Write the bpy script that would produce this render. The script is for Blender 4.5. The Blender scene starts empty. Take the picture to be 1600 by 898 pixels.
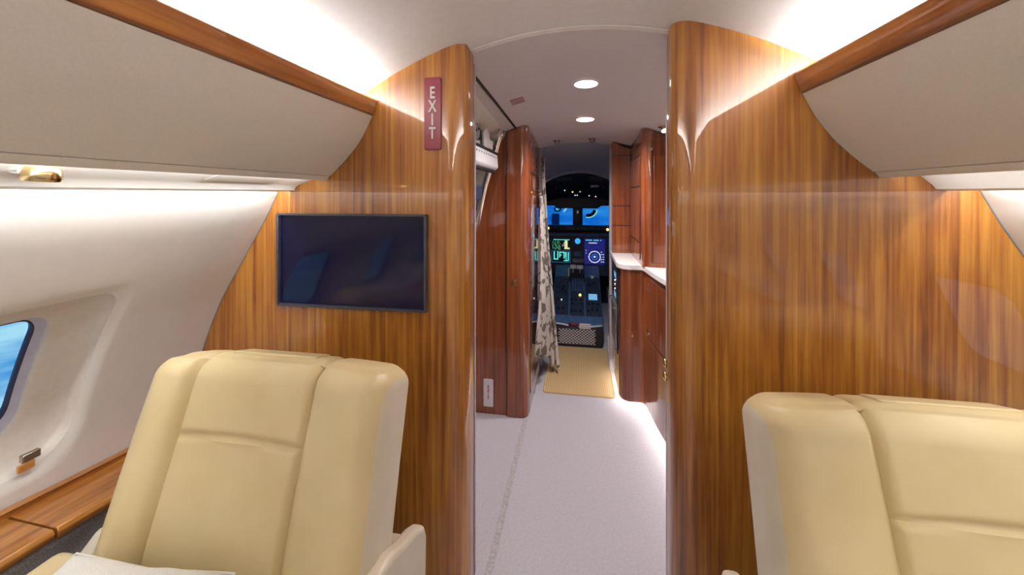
import bpy, bmesh, math, random
from mathutils import Vector, Matrix
random.seed(7)
S = bpy.context.scene
C = S.collection
PI = math.pi

# ---------------------------------------------------------------- camera, world, exposure
F_PX, EYE, HORIZON = 620.0, 1.33, 303.0
YAW = math.atan(105 / F_PX)
cam_d = bpy.data.cameras.new('camera')
cam = bpy.data.objects.new('camera', cam_d)
C.objects.link(cam)
cam.location = (0, 0, EYE)
cam.rotation_euler = (PI / 2, 0, YAW)
cam_d.sensor_width = 36
cam_d.lens = 36 * F_PX / 1600
cam_d.shift_y = -(449 - HORIZON) / 1600
cam_d.clip_start = .02
S.camera = cam
S.view_settings.view_transform = 'Standard'
S.view_settings.look = 'None'
S.view_settings.gamma = 1
S.view_settings.use_curve_mapping = False
S.view_settings.exposure = 0.0

w = bpy.data.worlds.new('world')
S.world = w
w.use_nodes = True
nt = w.node_tree
nt.nodes.clear()
wo = nt.nodes.new('ShaderNodeOutputWorld')
bg = nt.nodes.new('ShaderNodeBackground')
tc = nt.nodes.new('ShaderNodeTexCoord')
mp = nt.nodes.new('ShaderNodeMapping')
mp.inputs['Scale'].default_value = (3, 3, 16)
no = nt.nodes.new('ShaderNodeTexNoise')
no.inputs['Scale'].default_value = 2.2
no.inputs['Detail'].default_value = 4
cr = nt.nodes.new('ShaderNodeValToRGB')
cr.color_ramp.elements[0].position = .35
cr.color_ramp.elements[0].color = (.02, .28, .72, 1)
cr.color_ramp.elements[1].position = .68
cr.color_ramp.elements[1].color = (.42, .78, .95, 1)
nt.links.new(tc.outputs['Generated'], mp.inputs[0])
nt.links.new(mp.outputs[0], no.inputs['Vector'])
nt.links.new(no.outputs['Fac'], cr.inputs[0])
nt.links.new(cr.outputs[0], bg.inputs[0])
nt.links.new(bg.outputs[0], wo.inputs[0])
bg.inputs[1].default_value = 1.0

COVE, VALANCE, DOWN, VALANCE_FILL = 66, 17, 42, 5.0


def area(name, loc, size, sy, direction, power, col=(.97, .985, 1), spread=PI):
    d = bpy.data.lights.new(name, 'AREA')
    d.shape = 'RECTANGLE'
    d.size, d.size_y = size, sy
    d.energy = power
    d.color = col
    d.spread = spread
    o = bpy.data.objects.new(name, d)
    C.objects.link(o)
    o.location = loc
    z = -Vector(direction).normalized()
    y = Vector((0, 1, 0))
    x = y.cross(z).normalized()
    y = z.cross(x)
    o.rotation_euler = Matrix((x, y, z)).transposed().to_euler()
    return o


def spot(name, loc, direction, power, angle, col=(1, .93, .84), blend=.6, r=.03):
    d = bpy.data.lights.new(name, 'SPOT')
    d.energy = power
    d.color = col
    d.spot_size = math.radians(angle)
    d.spot_blend = blend
    d.shadow_soft_size = r
    o = bpy.data.objects.new(name, d)
    C.objects.link(o)
    o.location = loc
    o.rotation_euler = Vector(direction).to_track_quat('-Z', 'Y').to_euler()
    return o


# cove lights above the bin rails, light strips behind the window valances (full cabin length)
area('cove_light_left', (-.725, -1.15, 1.60), .05, 4.7, (.35, 0, 1), COVE)
area('cove_light_right', (.665, -1.15, 1.62), .05, 4.7, (-.35, 0, 1), COVE)
area('valance_light_left', (-1.0, -1.15, 1.375), .025, 4.7, (-.35, 0, -1), VALANCE)
area('valance_light_right', (1.0, -1.15, 1.375), .025, 4.7, (.35, 0, -1), VALANCE)
area('valance_fill_left', (-.870, -1.15, 1.3815), .007, 4.7, (-1, 0, .15), VALANCE_FILL)  # assumed strip tucked under the bin lip, added to brighten the valance
area('valance_fill_right', (.826, -1.15, 1.3815), .007, 4.7, (1, 0, .15), VALANCE_FILL)  # the same added strip on the right
# galley
for k, (x, y, z) in enumerate([(.03, 1.80, 1.80), (.035, 2.40, 1.755)]):
    spot('downlight_lamp', (x, y, z), (0, 0, -1), DOWN, 150, (1, .93, .93), .8, .05)

# ---------------------------------------------------------------- materials


def mat(name, col, rough=.5, metal=0, coat=0, coat_r=.03, emis=None, es=1, spec=.5):
    m = bpy.data.materials.new(name)
    m.use_nodes = True
    b = m.node_tree.nodes['Principled BSDF']
    b.inputs['Base Color'].default_value = (*col, 1)
    b.inputs['Roughness'].default_value = rough
    b.inputs['Metallic'].default_value = metal
    b.inputs['Coat Weight'].default_value = coat
    b.inputs['Coat Roughness'].default_value = coat_r
    b.inputs['Specular IOR Level'].default_value = spec
    if emis:
        b.inputs['Emission Color'].default_value = (*emis, 1)
        b.inputs['Emission Strength'].default_value = es
    return m


def add_tex(m, kind, scale, c0, c1, p0=.35, p1=.65, detail=3, bump=0, dist=.01, stretch=(1, 1, 1), rough=.5):
    nt = m.node_tree
    b = nt.nodes['Principled BSDF']
    t = nt.nodes.new('ShaderNodeTexCoord')
    mp = nt.nodes.new('ShaderNodeMapping')
    mp.inputs['Scale'].default_value = stretch
    n = nt.nodes.new('ShaderNodeTexNoise' if kind == 'noise' else 'ShaderNodeTexVoronoi')
    n.inputs['Scale'].default_value = scale
    if kind == 'noise':
        n.inputs['Detail'].default_value = detail
        n.inputs['Roughness'].default_value = rough
    r = nt.nodes.new('ShaderNodeValToRGB')
    r.color_ramp.elements[0].position = p0
    r.color_ramp.elements[1].position = p1
    r.color_ramp.elements[0].color = (*c0, 1)
    r.color_ramp.elements[1].color = (*c1, 1)
    nt.links.new(t.outputs['Object'], mp.inputs[0])
    nt.links.new(mp.outputs[0], n.inputs['Vector'])
    nt.links.new(n.outputs[0], r.inputs[0])
    nt.links.new(r.outputs[0], b.inputs['Base Color'])
    if bump:
        bp = nt.nodes.new('ShaderNodeBump')
        bp.inputs['Strength'].default_value = bump
        bp.inputs['Distance'].default_value = dist
        nt.links.new(n.outputs[0], bp.inputs['Height'])
        nt.links.new(bp.outputs[0], b.inputs['Normal'])
    return m


def wood(name, dark, mid, light, axis='Z', coat=1.0, scale=1.0, coat_r=.02):
    """lacquered veneer: long streaks along one axis, broad bands, fine pores"""
    m = bpy.data.materials.new(name)
    m.use_nodes = True
    nt = m.node_tree
    L = nt.links
    b = nt.nodes['Principled BSDF']
    b.inputs['Roughness'].default_value = .35
    b.inputs['Coat Weight'].default_value = coat
    b.inputs['Coat Roughness'].default_value = coat_r
    b.inputs['Coat IOR'].default_value = 1.55
    t = nt.nodes.new('ShaderNodeTexCoord')

    def noise(sa, sl, det, dist, rgh=.55):
        mp = nt.nodes.new('ShaderNodeMapping')
        sc = {'Z': (sa, sa, sl), 'Y': (sa, sl, sa), 'X': (sl, sa, sa)}[axis]
        mp.inputs['Scale'].default_value = [q * scale for q in sc]
        n = nt.nodes.new('ShaderNodeTexNoise')
        n.inputs['Scale'].default_value = 1
        n.inputs['Detail'].default_value = det
        n.inputs['Roughness'].default_value = rgh
        n.inputs['Distortion'].default_value = dist
        L.new(t.outputs['Object'], mp.inputs[0])
        L.new(mp.outputs[0], n.inputs['Vector'])
        return n.outputs['Fac']
    a = noise(52, 1.3, 5, .3, .6)
    c = noise(5, .9, 2, .4)
    f = noise(150, 4, 2, 0)
    d = noise(13, 3.4, 4, .8)

    def mth(op, x, y):
        q = nt.nodes.new('ShaderNodeMath')
        q.operation = op
        for i, v in enumerate((x, y)):
            if isinstance(v, (int, float)):
                q.inputs[i].default_value = v
            else:
                L.new(v, q.inputs[i])
        return q.outputs[0]
    s = mth('ADD', mth('MULTIPLY', a, .50), mth('MULTIPLY', c, .22))
    s = mth('ADD', s, mth('MULTIPLY', f, .14))
    s = mth('ADD', s, mth('MULTIPLY', d, .16))
    r = nt.nodes.new('ShaderNodeValToRGB')
    e = r.color_ramp.elements
    e[0].position, e[0].color = .38, (*dark, 1)
    e[1].position, e[1].color = .635, (*light, 1)
    q = e.new(.49)
    q.color = (*mid, 1)
    L.new(s, r.inputs[0])
    L.new(r.outputs[0], b.inputs['Base Color'])
    return m


M = {}
M['gold'] = wood('golden_veneer', (.13, .030, .004), (.32, .106, .011), (.53, .238, .034))
M['gold_rail'] = wood('golden_veneer_rail', (.12, .030, .005), (.27, .080, .012), (.42, .16, .026), 'Y')
M['red'] = wood('red_veneer', (.10, .018, .005), (.21, .046, .011), (.33, .095, .022))
M['ledge'] = wood('ledge_veneer', (.20, .06, .010), (.40, .145, .026), (.56, .25, .055), 'Y', .6, 1, .15)
M['cream_panel'] = add_tex(mat('cream_panel', (.62, .55, .46), .6), 'noise', 60, (.68, .62, .54), (.72, .66, .58), bump=.02)
M['bin_leather'] = add_tex(mat('bin_leather', (.50, .44, .35), .55), 'noise', 220, (.70, .645, .56), (.735, .68, .595), bump=.04, dist=.002)
M['ceiling'] = add_tex(mat('ceiling', (.72, .68, .64), .7), 'noise', 40, (.74, .72, .70), (.77, .75, .73), bump=.01)
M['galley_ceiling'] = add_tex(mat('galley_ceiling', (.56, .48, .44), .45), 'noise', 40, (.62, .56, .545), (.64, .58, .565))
M['sidewall'] = add_tex(mat('sidewall', (.70, .65, .59), .55), 'noise', 30, (.78, .745, .70), (.80, .765, .72))
M['valance'] = add_tex(mat('valance', (.78, .75, .70), .35), 'noise', 30, (.77, .74, .69), (.79, .76, .71))
M['leather'] = add_tex(mat('seat_leather', (.60, .46, .23), .42, spec=.4), 'noise', 9, (.62, .485, .255), (.66, .525, .29), bump=0)
M['shell'] = add_tex(mat('seat_shell', (.62, .54, .42), .4), 'noise', 9, (.59, .51, .38), (.63, .55, .42))
M['pillow'] = add_tex(mat('pillow_cloth', (.72, .69, .63), .8), 'noise', 300, (.70, .66, .60), (.76, .73, .68), bump=.1, dist=.001)
M['carpet'] = add_tex(mat('carpet', (.55, .50, .52), .95), 'noise', 90, (.44, .415, .455), (.53, .505, .545), .3, .7, 6, .35, .006, rough=.7)
M['carpet_seam'] = add_tex(mat('carpet_seam', (.4, .37, .38), .95), 'noise', 90, (.36, .33, .345), (.50, .46, .48))
M['matt'] = mat('beige_mat', (.62, .44, .22), .8)
M['grey_cloth'] = add_tex(mat('grey_cloth', (.22, .21, .22), .95), 'noise', 400, (.22, .215, .225), (.46, .45, .46), bump=.2, dist=.001)
M['black'] = add_tex(mat('black_plastic', (.012, .012, .018), .45), 'noise', 40, (.011, .011, .016), (.016, .016, .022))
M['navy'] = add_tex(mat('dark_panel', (.02, .03, .06), .5), 'noise', 30, (.016, .026, .055), (.028, .045, .09))
M['panel_blue'] = add_tex(mat('instrument_grey', (.07, .10, .17), .5), 'noise', 30, (.045, .10, .23), (.07, .14, .30))
M['screen'] = add_tex(mat('tv_glass', (.008, .008, .03), .06, coat=0, spec=.35), 'noise', 3, (.006, .006, .028), (.010, .009, .034))
M['tv_frame'] = add_tex(mat('tv_frame', (.05, .05, .07), .35), 'noise', 50, (.045, .045, .065), (.06, .06, .075))
M['chrome'] = add_tex(mat('chrome', (.85, .83, .8), .12, 1), 'noise', 20, (.8, .78, .75), (.9, .88, .85))
M['brass'] = add_tex(mat('brass', (.7, .52, .25), .2, 1), 'noise', 20, (.66, .48, .22), (.74, .56, .29))
M['nickel'] = add_tex(mat('nickel', (.45, .38, .3), .25, 1), 'noise', 20, (.4, .34, .27), (.5, .42, .33))
M['white'] = add_tex(mat('white_paint', (.75, .74, .76), .45), 'noise', 20, (.73, .72, .74), (.78, .77, .79))
M['grey_metal'] = add_tex(mat('grey_metal', (.25, .24, .24), .5, .3), 'noise', 12, (.20, .19, .19), (.32, .31, .31))
M['stone'] = add_tex(mat('counter_stone', (.80, .78, .76), .25), 'noise', 60, (.76, .74, .72), (.84, .82, .80))
M['exit_red'] = add_tex(mat('exit_red', (.19, .012, .03), .35), 'noise', 20, (.18, .011, .028), (.21, .014, .034))
M['letter_silver'] = add_tex(mat('letter_silver', (.66, .64, .60), .35), 'noise', 60, (.62, .60, .56), (.70, .68, .64))
M['letter_red'] = add_tex(mat('letter_red', (.45, .01, .06), .5), 'noise', 60, (.42, .01, .055), (.48, .012, .065))
M['placard'] = add_tex(mat('placard', (.72, .68, .70), .4), 'noise', 60, (.70, .66, .68), (.74, .70, .72))
M['pink'] = add_tex(mat('placard_pink', (.45, .18, .2), .5), 'noise', 60, (.42, .16, .18), (.48, .2, .22))
M['lamp'] = mat('lamp_glow', (1, 1, 1), .5, emis=(1, .96, .94), es=8)
M['gasket'] = add_tex(mat('window_gasket', (.02, .03, .08), .4), 'noise', 30, (.018, .028, .075), (.024, .034, .09))
M['window_inner'] = add_tex(mat('window_inner', (.50, .50, .62), .45), 'noise', 30, (.48, .48, .6), (.52, .52, .64))
M['liner'] = add_tex(mat('cockpit_liner', (.4, .4, .45), .8), 'noise', 50, (.42, .42, .47), (.47, .47, .52))
M['jamb'] = add_tex(mat('jamb_grey', (.42, .38, .40), .5), 'noise', 30, (.40, .36, .38), (.44, .40, .42))
M['seat_dark'] = add_tex(mat('pilot_seat_cloth', (.03, .035, .06), .9), 'noise', 30, (.025, .03, .05), (.04, .045, .07))


M['dark_strip'] = add_tex(mat('gap_shade_strip', (.02, .008, .004), .7), 'noise', 30, (.018, .007, .004), (.026, .010, .005))  # dark brown painting the shade in door gaps; also the dark ceiling trim


def glow(name, col, s):
    return mat(name, (.0, .0, .0), .4, emis=col, es=s)


M['g_cyan'] = glow('display_cyan', (.12, .8, .75), 1.0)
M['g_green'] = glow('display_green', (.12, .7, .35), .9)
M['g_white'] = glow('display_white', (.8, .9, 1), 1.1)
M['g_blue'] = glow('display_blue', (.05, .45, 1), 1.0)
M['g_navy'] = glow('display_navy', (.010, .012, .16), 1.0)
M['g_amber'] = glow('lamp_amber', (1, .62, .15), 3)
M['g_yellow'] = glow('display_yellow', (.85, .85, .45), .9)
M['g_lcd'] = glow('lcd_pale', (.25, .72, .8), .9)
M['g_lcd2'] = glow('lcd_blue', (.20, .50, .78), .9)


def glass(name, tint):
    m = bpy.data.materials.new(name)
    m.use_nodes = True
    nt = m.node_tree
    nt.nodes.clear()
    o = nt.nodes.new('ShaderNodeOutputMaterial')
    tr = nt.nodes.new('ShaderNodeBsdfTransparent')
    tr.inputs[0].default_value = (*tint, 1)
    gl = nt.nodes.new('ShaderNodeBsdfGlossy')
    gl.inputs['Roughness'].default_value = .02
    lw = nt.nodes.new('ShaderNodeLayerWeight')
    lw.inputs['Blend'].default_value = .5
    pw = nt.nodes.new('ShaderNodeMath')
    pw.operation = 'POWER'
    pw.inputs[1].default_value = 4.5
    nt.links.new(lw.outputs['Facing'], pw.inputs[0])
    fr = nt.nodes.new('ShaderNodeMath')
    fr.operation = 'MULTIPLY_ADD'
    fr.inputs[1].default_value = .9
    fr.inputs[2].default_value = .04
    nt.links.new(pw.outputs[0], fr.inputs[0])
    mx = nt.nodes.new('ShaderNodeMixShader')
    nt.links.new(fr.outputs[0], mx.inputs[0])
    nt.links.new(tr.outputs[0], mx.inputs[1])
    nt.links.new(gl.outputs[0], mx.inputs[2])
    nt.links.new(mx.outputs[0], o.inputs[0])
    return m


M['glass'] = glass('window_glass', (.92, .97, 1))
M['windshield'] = glass('windshield_glass', (.07, .40, .85))

# curtain cloth: cream with brown-grey leaves and thin branches
m = mat('curtain_cloth', (.7, .66, .6), .85)
nt = m.node_tree
b = nt.nodes['Principled BSDF']
t = nt.nodes.new('ShaderNodeTexCoord')
mp = nt.nodes.new('ShaderNodeMapping')
mp.inputs['Scale'].default_value = (9, 9, 6)
n1 = nt.nodes.new('ShaderNodeTexNoise')
n1.inputs['Scale'].default_value = 1.5
n1.inputs['Detail'].default_value = 2
r1 = nt.nodes.new('ShaderNodeValToRGB')
r1.color_ramp.interpolation = 'CONSTANT'
r1.color_ramp.elements[0].color = (0, 0, 0, 1)
r1.color_ramp.elements[1].position = .57
r1.color_ramp.elements[1].color = (1, 1, 1, 1)
v1 = nt.nodes.new('ShaderNodeTexVoronoi')
v1.feature = 'DISTANCE_TO_EDGE'
v1.inputs['Scale'].default_value = .75
r2 = nt.nodes.new('ShaderNodeValToRGB')
r2.color_ramp.interpolation = 'CONSTANT'
r2.color_ramp.elements[0].color = (1, 1, 1, 1)
r2.color_ramp.elements[1].position = .035
r2.color_ramp.elements[1].color = (0, 0, 0, 1)
mxx = nt.nodes.new('ShaderNodeMath')
mxx.operation = 'MAXIMUM'
mc = nt.nodes.new('ShaderNodeMix')
mc.data_type = 'RGBA'
mc.inputs[6].default_value = (.52, .475, .43, 1)
mc.inputs[7].default_value = (.155, .125, .10, 1)
L = nt.links
L.new(t.outputs['Object'], mp.inputs[0])
L.new(mp.outputs[0], n1.inputs['Vector'])
wv = nt.nodes.new('ShaderNodeTexNoise')
wv.inputs['Scale'].default_value = 1.1
wv.inputs['Detail'].default_value = 3
va = nt.nodes.new('ShaderNodeVectorMath')
va.operation = 'MULTIPLY_ADD'
va.inputs[1].default_value = (1.6, 1.6, 1.6)
L.new(mp.outputs[0], wv.inputs['Vector'])
L.new(wv.outputs['Color'], va.inputs[0])
L.new(mp.outputs[0], va.inputs[2])
L.new(va.outputs[0], v1.inputs['Vector'])
n3 = nt.nodes.new('ShaderNodeTexNoise')
n3.inputs['Scale'].default_value = .9
r3 = nt.nodes.new('ShaderNodeValToRGB')
r3.color_ramp.interpolation = 'CONSTANT'
r3.color_ramp.elements[1].position = .42
L.new(mp.outputs[0], n3.inputs['Vector'])
L.new(n3.outputs['Fac'], r3.inputs[0])
mk = nt.nodes.new('ShaderNodeMath')
mk.operation = 'MULTIPLY'
L.new(n1.outputs[0], r1.inputs[0])
L.new(v1.outputs['Distance'], r2.inputs[0])
L.new(r1.outputs[0], mxx.inputs[0])
L.new(r2.outputs[0], mk.inputs[0])
L.new(r3.outputs[0], mk.inputs[1])
L.new(mk.outputs[0], mxx.inputs[1])
L.new(mxx.outputs[0], mc.inputs[0])
L.new(mc.outputs[2], b.inputs['Base Color'])
M['curtain'] = m

# woven mat: diamond weave bump
nt = M['matt'].node_tree
b = nt.nodes['Principled BSDF']
t = nt.nodes.new('ShaderNodeTexCoord')
mp = nt.nodes.new('ShaderNodeMapping')
mp.inputs['Rotation'].default_value = (0, 0, PI / 4)
ck = nt.nodes.new('ShaderNodeTexChecker')
ck.inputs['Scale'].default_value = 110
ck.inputs['Color1'].default_value = (.66, .47, .24, 1)
ck.inputs['Color2'].default_value = (.50, .33, .14, 1)
bp = nt.nodes.new('ShaderNodeBump')
bp.inputs['Strength'].default_value = .5
bp.inputs['Distance'].default_value = .003
nt.links.new(t.outputs['Object'], mp.inputs[0])
nt.links.new(mp.outputs[0], ck.inputs[0])
nt.links.new(ck.outputs[0], b.inputs['Base Color'])
nt.links.new(ck.outputs[1], bp.inputs['Height'])
nt.links.new(bp.outputs[0], b.inputs['Normal'])

# ---------------------------------------------------------------- helpers


def wloc(p):
    v = Vector((0, 0, 0))
    while p:
        v += p.location
        p = p.parent
    return v


def obj(name, vf, m, parent=None, smooth=False, bevel=0, seg=2, sub=0, auto=None, origin=None):
    """vf = (verts, faces) in world metres; one mesh object"""
    v, f = vf
    o0 = wloc(parent) if parent else Vector(origin or (0, 0, 0))
    me = bpy.data.meshes.new(name)
    me.from_pydata([Vector(p) - o0 for p in v], [], [tuple(q) for q in f])
    me.update()
    bm = bmesh.new()
    bm.from_mesh(me)
    bmesh.ops.remove_doubles(bm, verts=bm.verts, dist=1e-5)
    bmesh.ops.recalc_face_normals(bm, faces=bm.faces)
    bm.to_mesh(me)
    bm.free()
    me.materials.append(m)
    o = bpy.data.objects.new(name, me)
    C.objects.link(o)
    if parent:
        o.parent = parent
    else:
        o.location = o0
    if bevel:
        bv = o.modifiers.new('bevel', 'BEVEL')
        bv.width = bevel
        bv.segments = seg
        bv.limit_method = 'ANGLE'
    if sub:
        s_ = o.modifiers.new('sub', 'SUBSURF')
        s_.levels = s_.render_levels = sub
    if smooth:
        for p in me.polygons:
            p.use_smooth = True
        if auto:
            me.set_sharp_from_angle(angle=math.radians(auto))
    elif bevel:
        for p in me.polygons:
            p.use_smooth = True
        me.set_sharp_from_angle(angle=math.radians(50))
    return o


def thing(name, label, cat, loc=(0, 0, 0), group=None):
    o = bpy.data.objects.new(name, None)
    C.objects.link(o)
    o.location = loc
    o.empty_display_size = .05
    o['label'] = label
    o['category'] = cat
    if group:
        o['group'] = group
    return o


def tag(o, label, cat, group=None):
    o['label'] = label
    o['category'] = cat
    if group:
        o['group'] = group
    return o


def struct(name, vf, m, parent=None, **k):
    o = obj(name, vf, m, parent, **k)
    if not parent:
        o['kind'] = 'structure'
    return o


def join(*parts):
    V, F = [], []
    for v, f in parts:
        n = len(V)
        V += [tuple(p) for p in v]
        F += [tuple(i + n for i in q) for q in f]
    return V, F


def box(x0, x1, y0, y1, z0, z1):
    v = [(x, y, z) for z in (z0, z1) for y in (y0, y1) for x in (x0, x1)]
    return v, [(0, 2, 3, 1), (4, 5, 7, 6), (0, 1, 5, 4), (2, 6, 7, 3), (0, 4, 6, 2), (1, 3, 7, 5)]


def grid(fn, nu, nv, cu=False, cv=False):
    """fn(i/nu, j/nv) -> point"""
    v = [fn(i / nu, j / nv) for i in range(nu + 1) for j in range(nv + 1)]
    f = []
    for i in range(nu):
        for j in range(nv):
            a = i * (nv + 1) + j
            f.append((a, a + nv + 1, a + nv + 2, a + 1))
    return v, f


def prism(poly, fn0, fn1):
    """closed polygon (list of 2-tuples) capped at both ends; fn maps 2-tuple to 3-D"""
    n = len(poly)
    v = [fn0(*p) for p in poly] + [fn1(*p) for p in poly]
    f = [tuple(range(n))[::-1], tuple(range(n, 2 * n))]
    f += [(i, (i + 1) % n, n + (i + 1) % n, n + i) for i in range(n)]
    return v, f


def prism_z(poly, z0, z1):
    return prism(poly, lambda x, y: (x, y, z0), lambda x, y: (x, y, z1))


def prism_y(poly, y0, y1):
    return prism(poly, lambda x, z: (x, y0, z), lambda x, z: (x, y1, z))


def prism_x(poly, x0, x1):
    return prism(poly, lambda y, z: (x0, y, z), lambda y, z: (x1, y, z))


def rrect(a0, a1, b0, b1, r, n=5):
    if not isinstance(r, (tuple, list)):
        r = (r, r, r, r)           # order: (a0,b0) (a1,b0) (a1,b1) (a0,b1)
    out = []
    for (ca, cb, q), rr in zip(((a0 + r[0], b0 + r[0], 2), (a1 - r[1], b0 + r[1], 3), (a1 - r[2], b1 - r[2], 0), (a0 + r[3], b1 - r[3], 1)), r):
        for i in range(n + 1):
            t = (q + i / n) * PI / 2
            out.append((ca + rr * math.cos(t), cb + rr * math.sin(t)))
    return out


def tube(pts, r, n=12, cap=True):
    pts = [Vector(p) for p in pts]
    rs = r if isinstance(r, (list, tuple)) else [r] * len(pts)
    v, f = [], []
    prev = None
    for i, p in enumerate(pts):
        d = (pts[min(i + 1, len(pts) - 1)] - pts[max(i - 1, 0)]).normalized()
        if prev is None:
            a = d.orthogonal().normalized()
        else:
            a = (prev - d * prev.dot(d)).normalized()
        prev = a
        b = d.cross(a)
        for k in range(n):
            t = 2 * PI * k / n
            v.append(p + (a * math.cos(t) + b * math.sin(t)) * rs[i])
    for i in range(len(pts) - 1):
        for k in range(n):
            f.append((i * n + k, i * n + (k + 1) % n, (i + 1) * n + (k + 1) % n, (i + 1) * n + k))
    if cap:
        f.append(tuple(range(n))[::-1])
        f.append(tuple((len(pts) - 1) * n + k for k in range(n)))
    return v, f


def lathe(prof, c=(0, 0, 0), axis=(0, 0, 1), n=28, cap=True):
    """prof: list of (radius, height along axis)"""
    ax = Vector(axis).normalized()
    a = ax.orthogonal().normalized()
    b = ax.cross(a)
    c = Vector(c)
    v, f = [], []
    for r, h in prof:
        for k in range(n):
            t = 2 * PI * k / n
            v.append(c + ax * h + (a * math.cos(t) + b * math.sin(t)) * max(r, 1e-4))
    for i in range(len(prof) - 1):
        for k in range(n):
            f.append((i * n + k, i * n + (k + 1) % n, (i + 1) * n + (k + 1) % n, (i + 1) * n + k))
    if cap:
        f.append(tuple(range(n))[::-1])
        f.append(tuple((len(prof) - 1) * n + k for k in range(n)))
    return v, f


def text_mesh(s, size, depth, fn, bold=0):
    """letters as (verts, faces); fn maps (x, y, z) of the text plane to world"""
    cu = bpy.data.curves.new('t', 'FONT')
    cu.body = s
    cu.size = size
    cu.align_x = 'CENTER'
    cu.align_y = 'CENTER'
    cu.extrude = depth / 2
    cu.offset = bold
    cu.resolution_u = 2
    o = bpy.data.objects.new('t', cu)
    C.objects.link(o)
    dg = bpy.context.evaluated_depsgraph_get()
    me = bpy.data.meshes.new_from_object(o.evaluated_get(dg))
    v = [fn(*p.co) for p in me.vertices]
    f = [tuple(p.vertices) for p in me.polygons]
    bpy.data.objects.remove(o)
    bpy.data.curves.remove(cu)
    bpy.data.meshes.remove(me)
    return v, f


def interp(tab, t):
    """Catmull-Rom through a table of (t, value)"""
    if t <= tab[0][0]:
        a, b_ = tab[0], tab[1]
        return a[1] + (b_[1] - a[1]) * (t - a[0]) / (b_[0] - a[0])
    if t >= tab[-1][0]:
        return tab[-1][1]
    for i in range(len(tab) - 1):
        if tab[i][0] <= t <= tab[i + 1][0]:
            x0, y0 = tab[i]
            x1, y1 = tab[i + 1]
            xm, ym = tab[max(i - 1, 0)]
            xp, yp = tab[min(i + 2, len(tab) - 1)]
            m0 = (y1 - ym) / (x1 - xm)
            m1 = (yp - y0) / (xp - x0)
            h = x1 - x0
            s_ = (t - x0) / h
            return (2 * s_**3 - 3 * s_**2 + 1) * y0 + (s_**3 - 2 * s_**2 + s_) * h * m0 + (-2 * s_**3 + 3 * s_**2) * y1 + (s_**3 - s_**2) * h * m1


def mirror_if(vf, sx):
    return ([(p[0] * sx, p[1], p[2]) for p in vf[0]], vf[1])


# ---------------------------------------------------------------- the cabin shell
YB = 1.23            # bulkhead face
YR = -3.5            # rear of the cabin
WALL = [(0, 1.22), (.2, 1.33), (.4, 1.385), (.55, 1.388), (.65, 1.375), (.757, 1.347), (.86, 1.308), (.97, 1.255),
        (1.07, 1.193), (1.179, 1.126), (1.25, 1.083), (1.341, 1.036), (1.44, .985)]


def wx(z):
    return interp(WALL, z)


def wn(z):
    """unit outward normal (x, z) of the side wall for the +x side"""
    dx = wx(z + .01) - wx(z - .01)
    n = Vector((.02, -dx)).normalized()
    return n


def zc(x):
    return 1.88 - .42 * x * x


def zg(x, y):
    return 1.965 - .078 * y - .42 * x * x


def dip(vf):
    out = []
    for x, y, z in vf[0]:
        q = max(0, min(1, (y - .60) / .5))
        out.append((x, y, z - .028 * q * q * (3 - 2 * q) * max(0, min(1, z / .5))))
    return out, vf[1]


def run_y(poly, ya, yb, n=24):
    """closed (x, z) section extruded along y in n steps"""
    m_ = len(poly)
    v = [(x, ya + (yb - ya) * i / n, z) for i in range(n + 1) for x, z in poly]
    f = [tuple(range(m_))[::-1], tuple(n * m_ + k for k in range(m_))]
    f += [(i * m_ + k, i * m_ + (k + 1) % m_, (i + 1) * m_ + (k + 1) % m_, (i + 1) * m_ + k) for i in range(n) for k in range(m_)]
    return v, f


struct('floor', join(box(-1.45, 1.45, YR, 5.2, -.05, 0)), M['carpet'])
struct('trim_1', box(-.327, -.300, .2, 2.33, .0003, .0025), M['carpet_seam'])
struct('ceiling', grid(lambda a, b: (-.88 + 1.76 * a, YR + (1.31 - YR) * b, zc(-.88 + 1.76 * a)), 40, 2), M['ceiling'], smooth=True)
tr = []
for i in range(41):
    x = -.45 + .9 * i / 40
    tr.append((x, 1.315, zc(x) - .004))
struct('trim_2', tube(tr, .006, 8), M['valance'], smooth=True)
struct('ceiling_2', join(grid(lambda a, b: (-.44 + 1.3 * a, 1.31 + (3.07 - 1.31) * b, zg(-.44 + 1.3 * a, 1.31 + 1.76 * b)), 40, 10),
                         grid(lambda a, b: (-.44 + 1.3 * a, 1.31, zg(-.44 + 1.3 * a, 1.31) + b * .06), 40, 1)), M['galley_ceiling'], smooth=True, auto=40)
struct('wall_rear', box(-1.45, 1.45, YR - .04, YR, 0, 1.9), M['cream_panel'])


def window_shape(c, hw, z0, z1, rt, rb, n=8):
    """closed loop in (y, z)"""
    return rrect(c - hw, c + hw, z0, z1, (rb, rb, rt, rt), n)


def on_rect(p, c, y0, y1, z0, z1, zm):
    """radial projection of p from the centre onto the rectangle"""
    dy, dz = p[0] - c, p[1] - zm
    k = 1e9
    if dy > 1e-9: k = min(k, (y1 - c) / dy)
    if dy < -1e-9: k = min(k, (y0 - c) / dy)
    if dz > 1e-9: k = min(k, (z1 - zm) / dz)
    if dz < -1e-9: k = min(k, (z0 - zm) / dz)
    return (c + dy * k, zm + dz * k)


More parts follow.
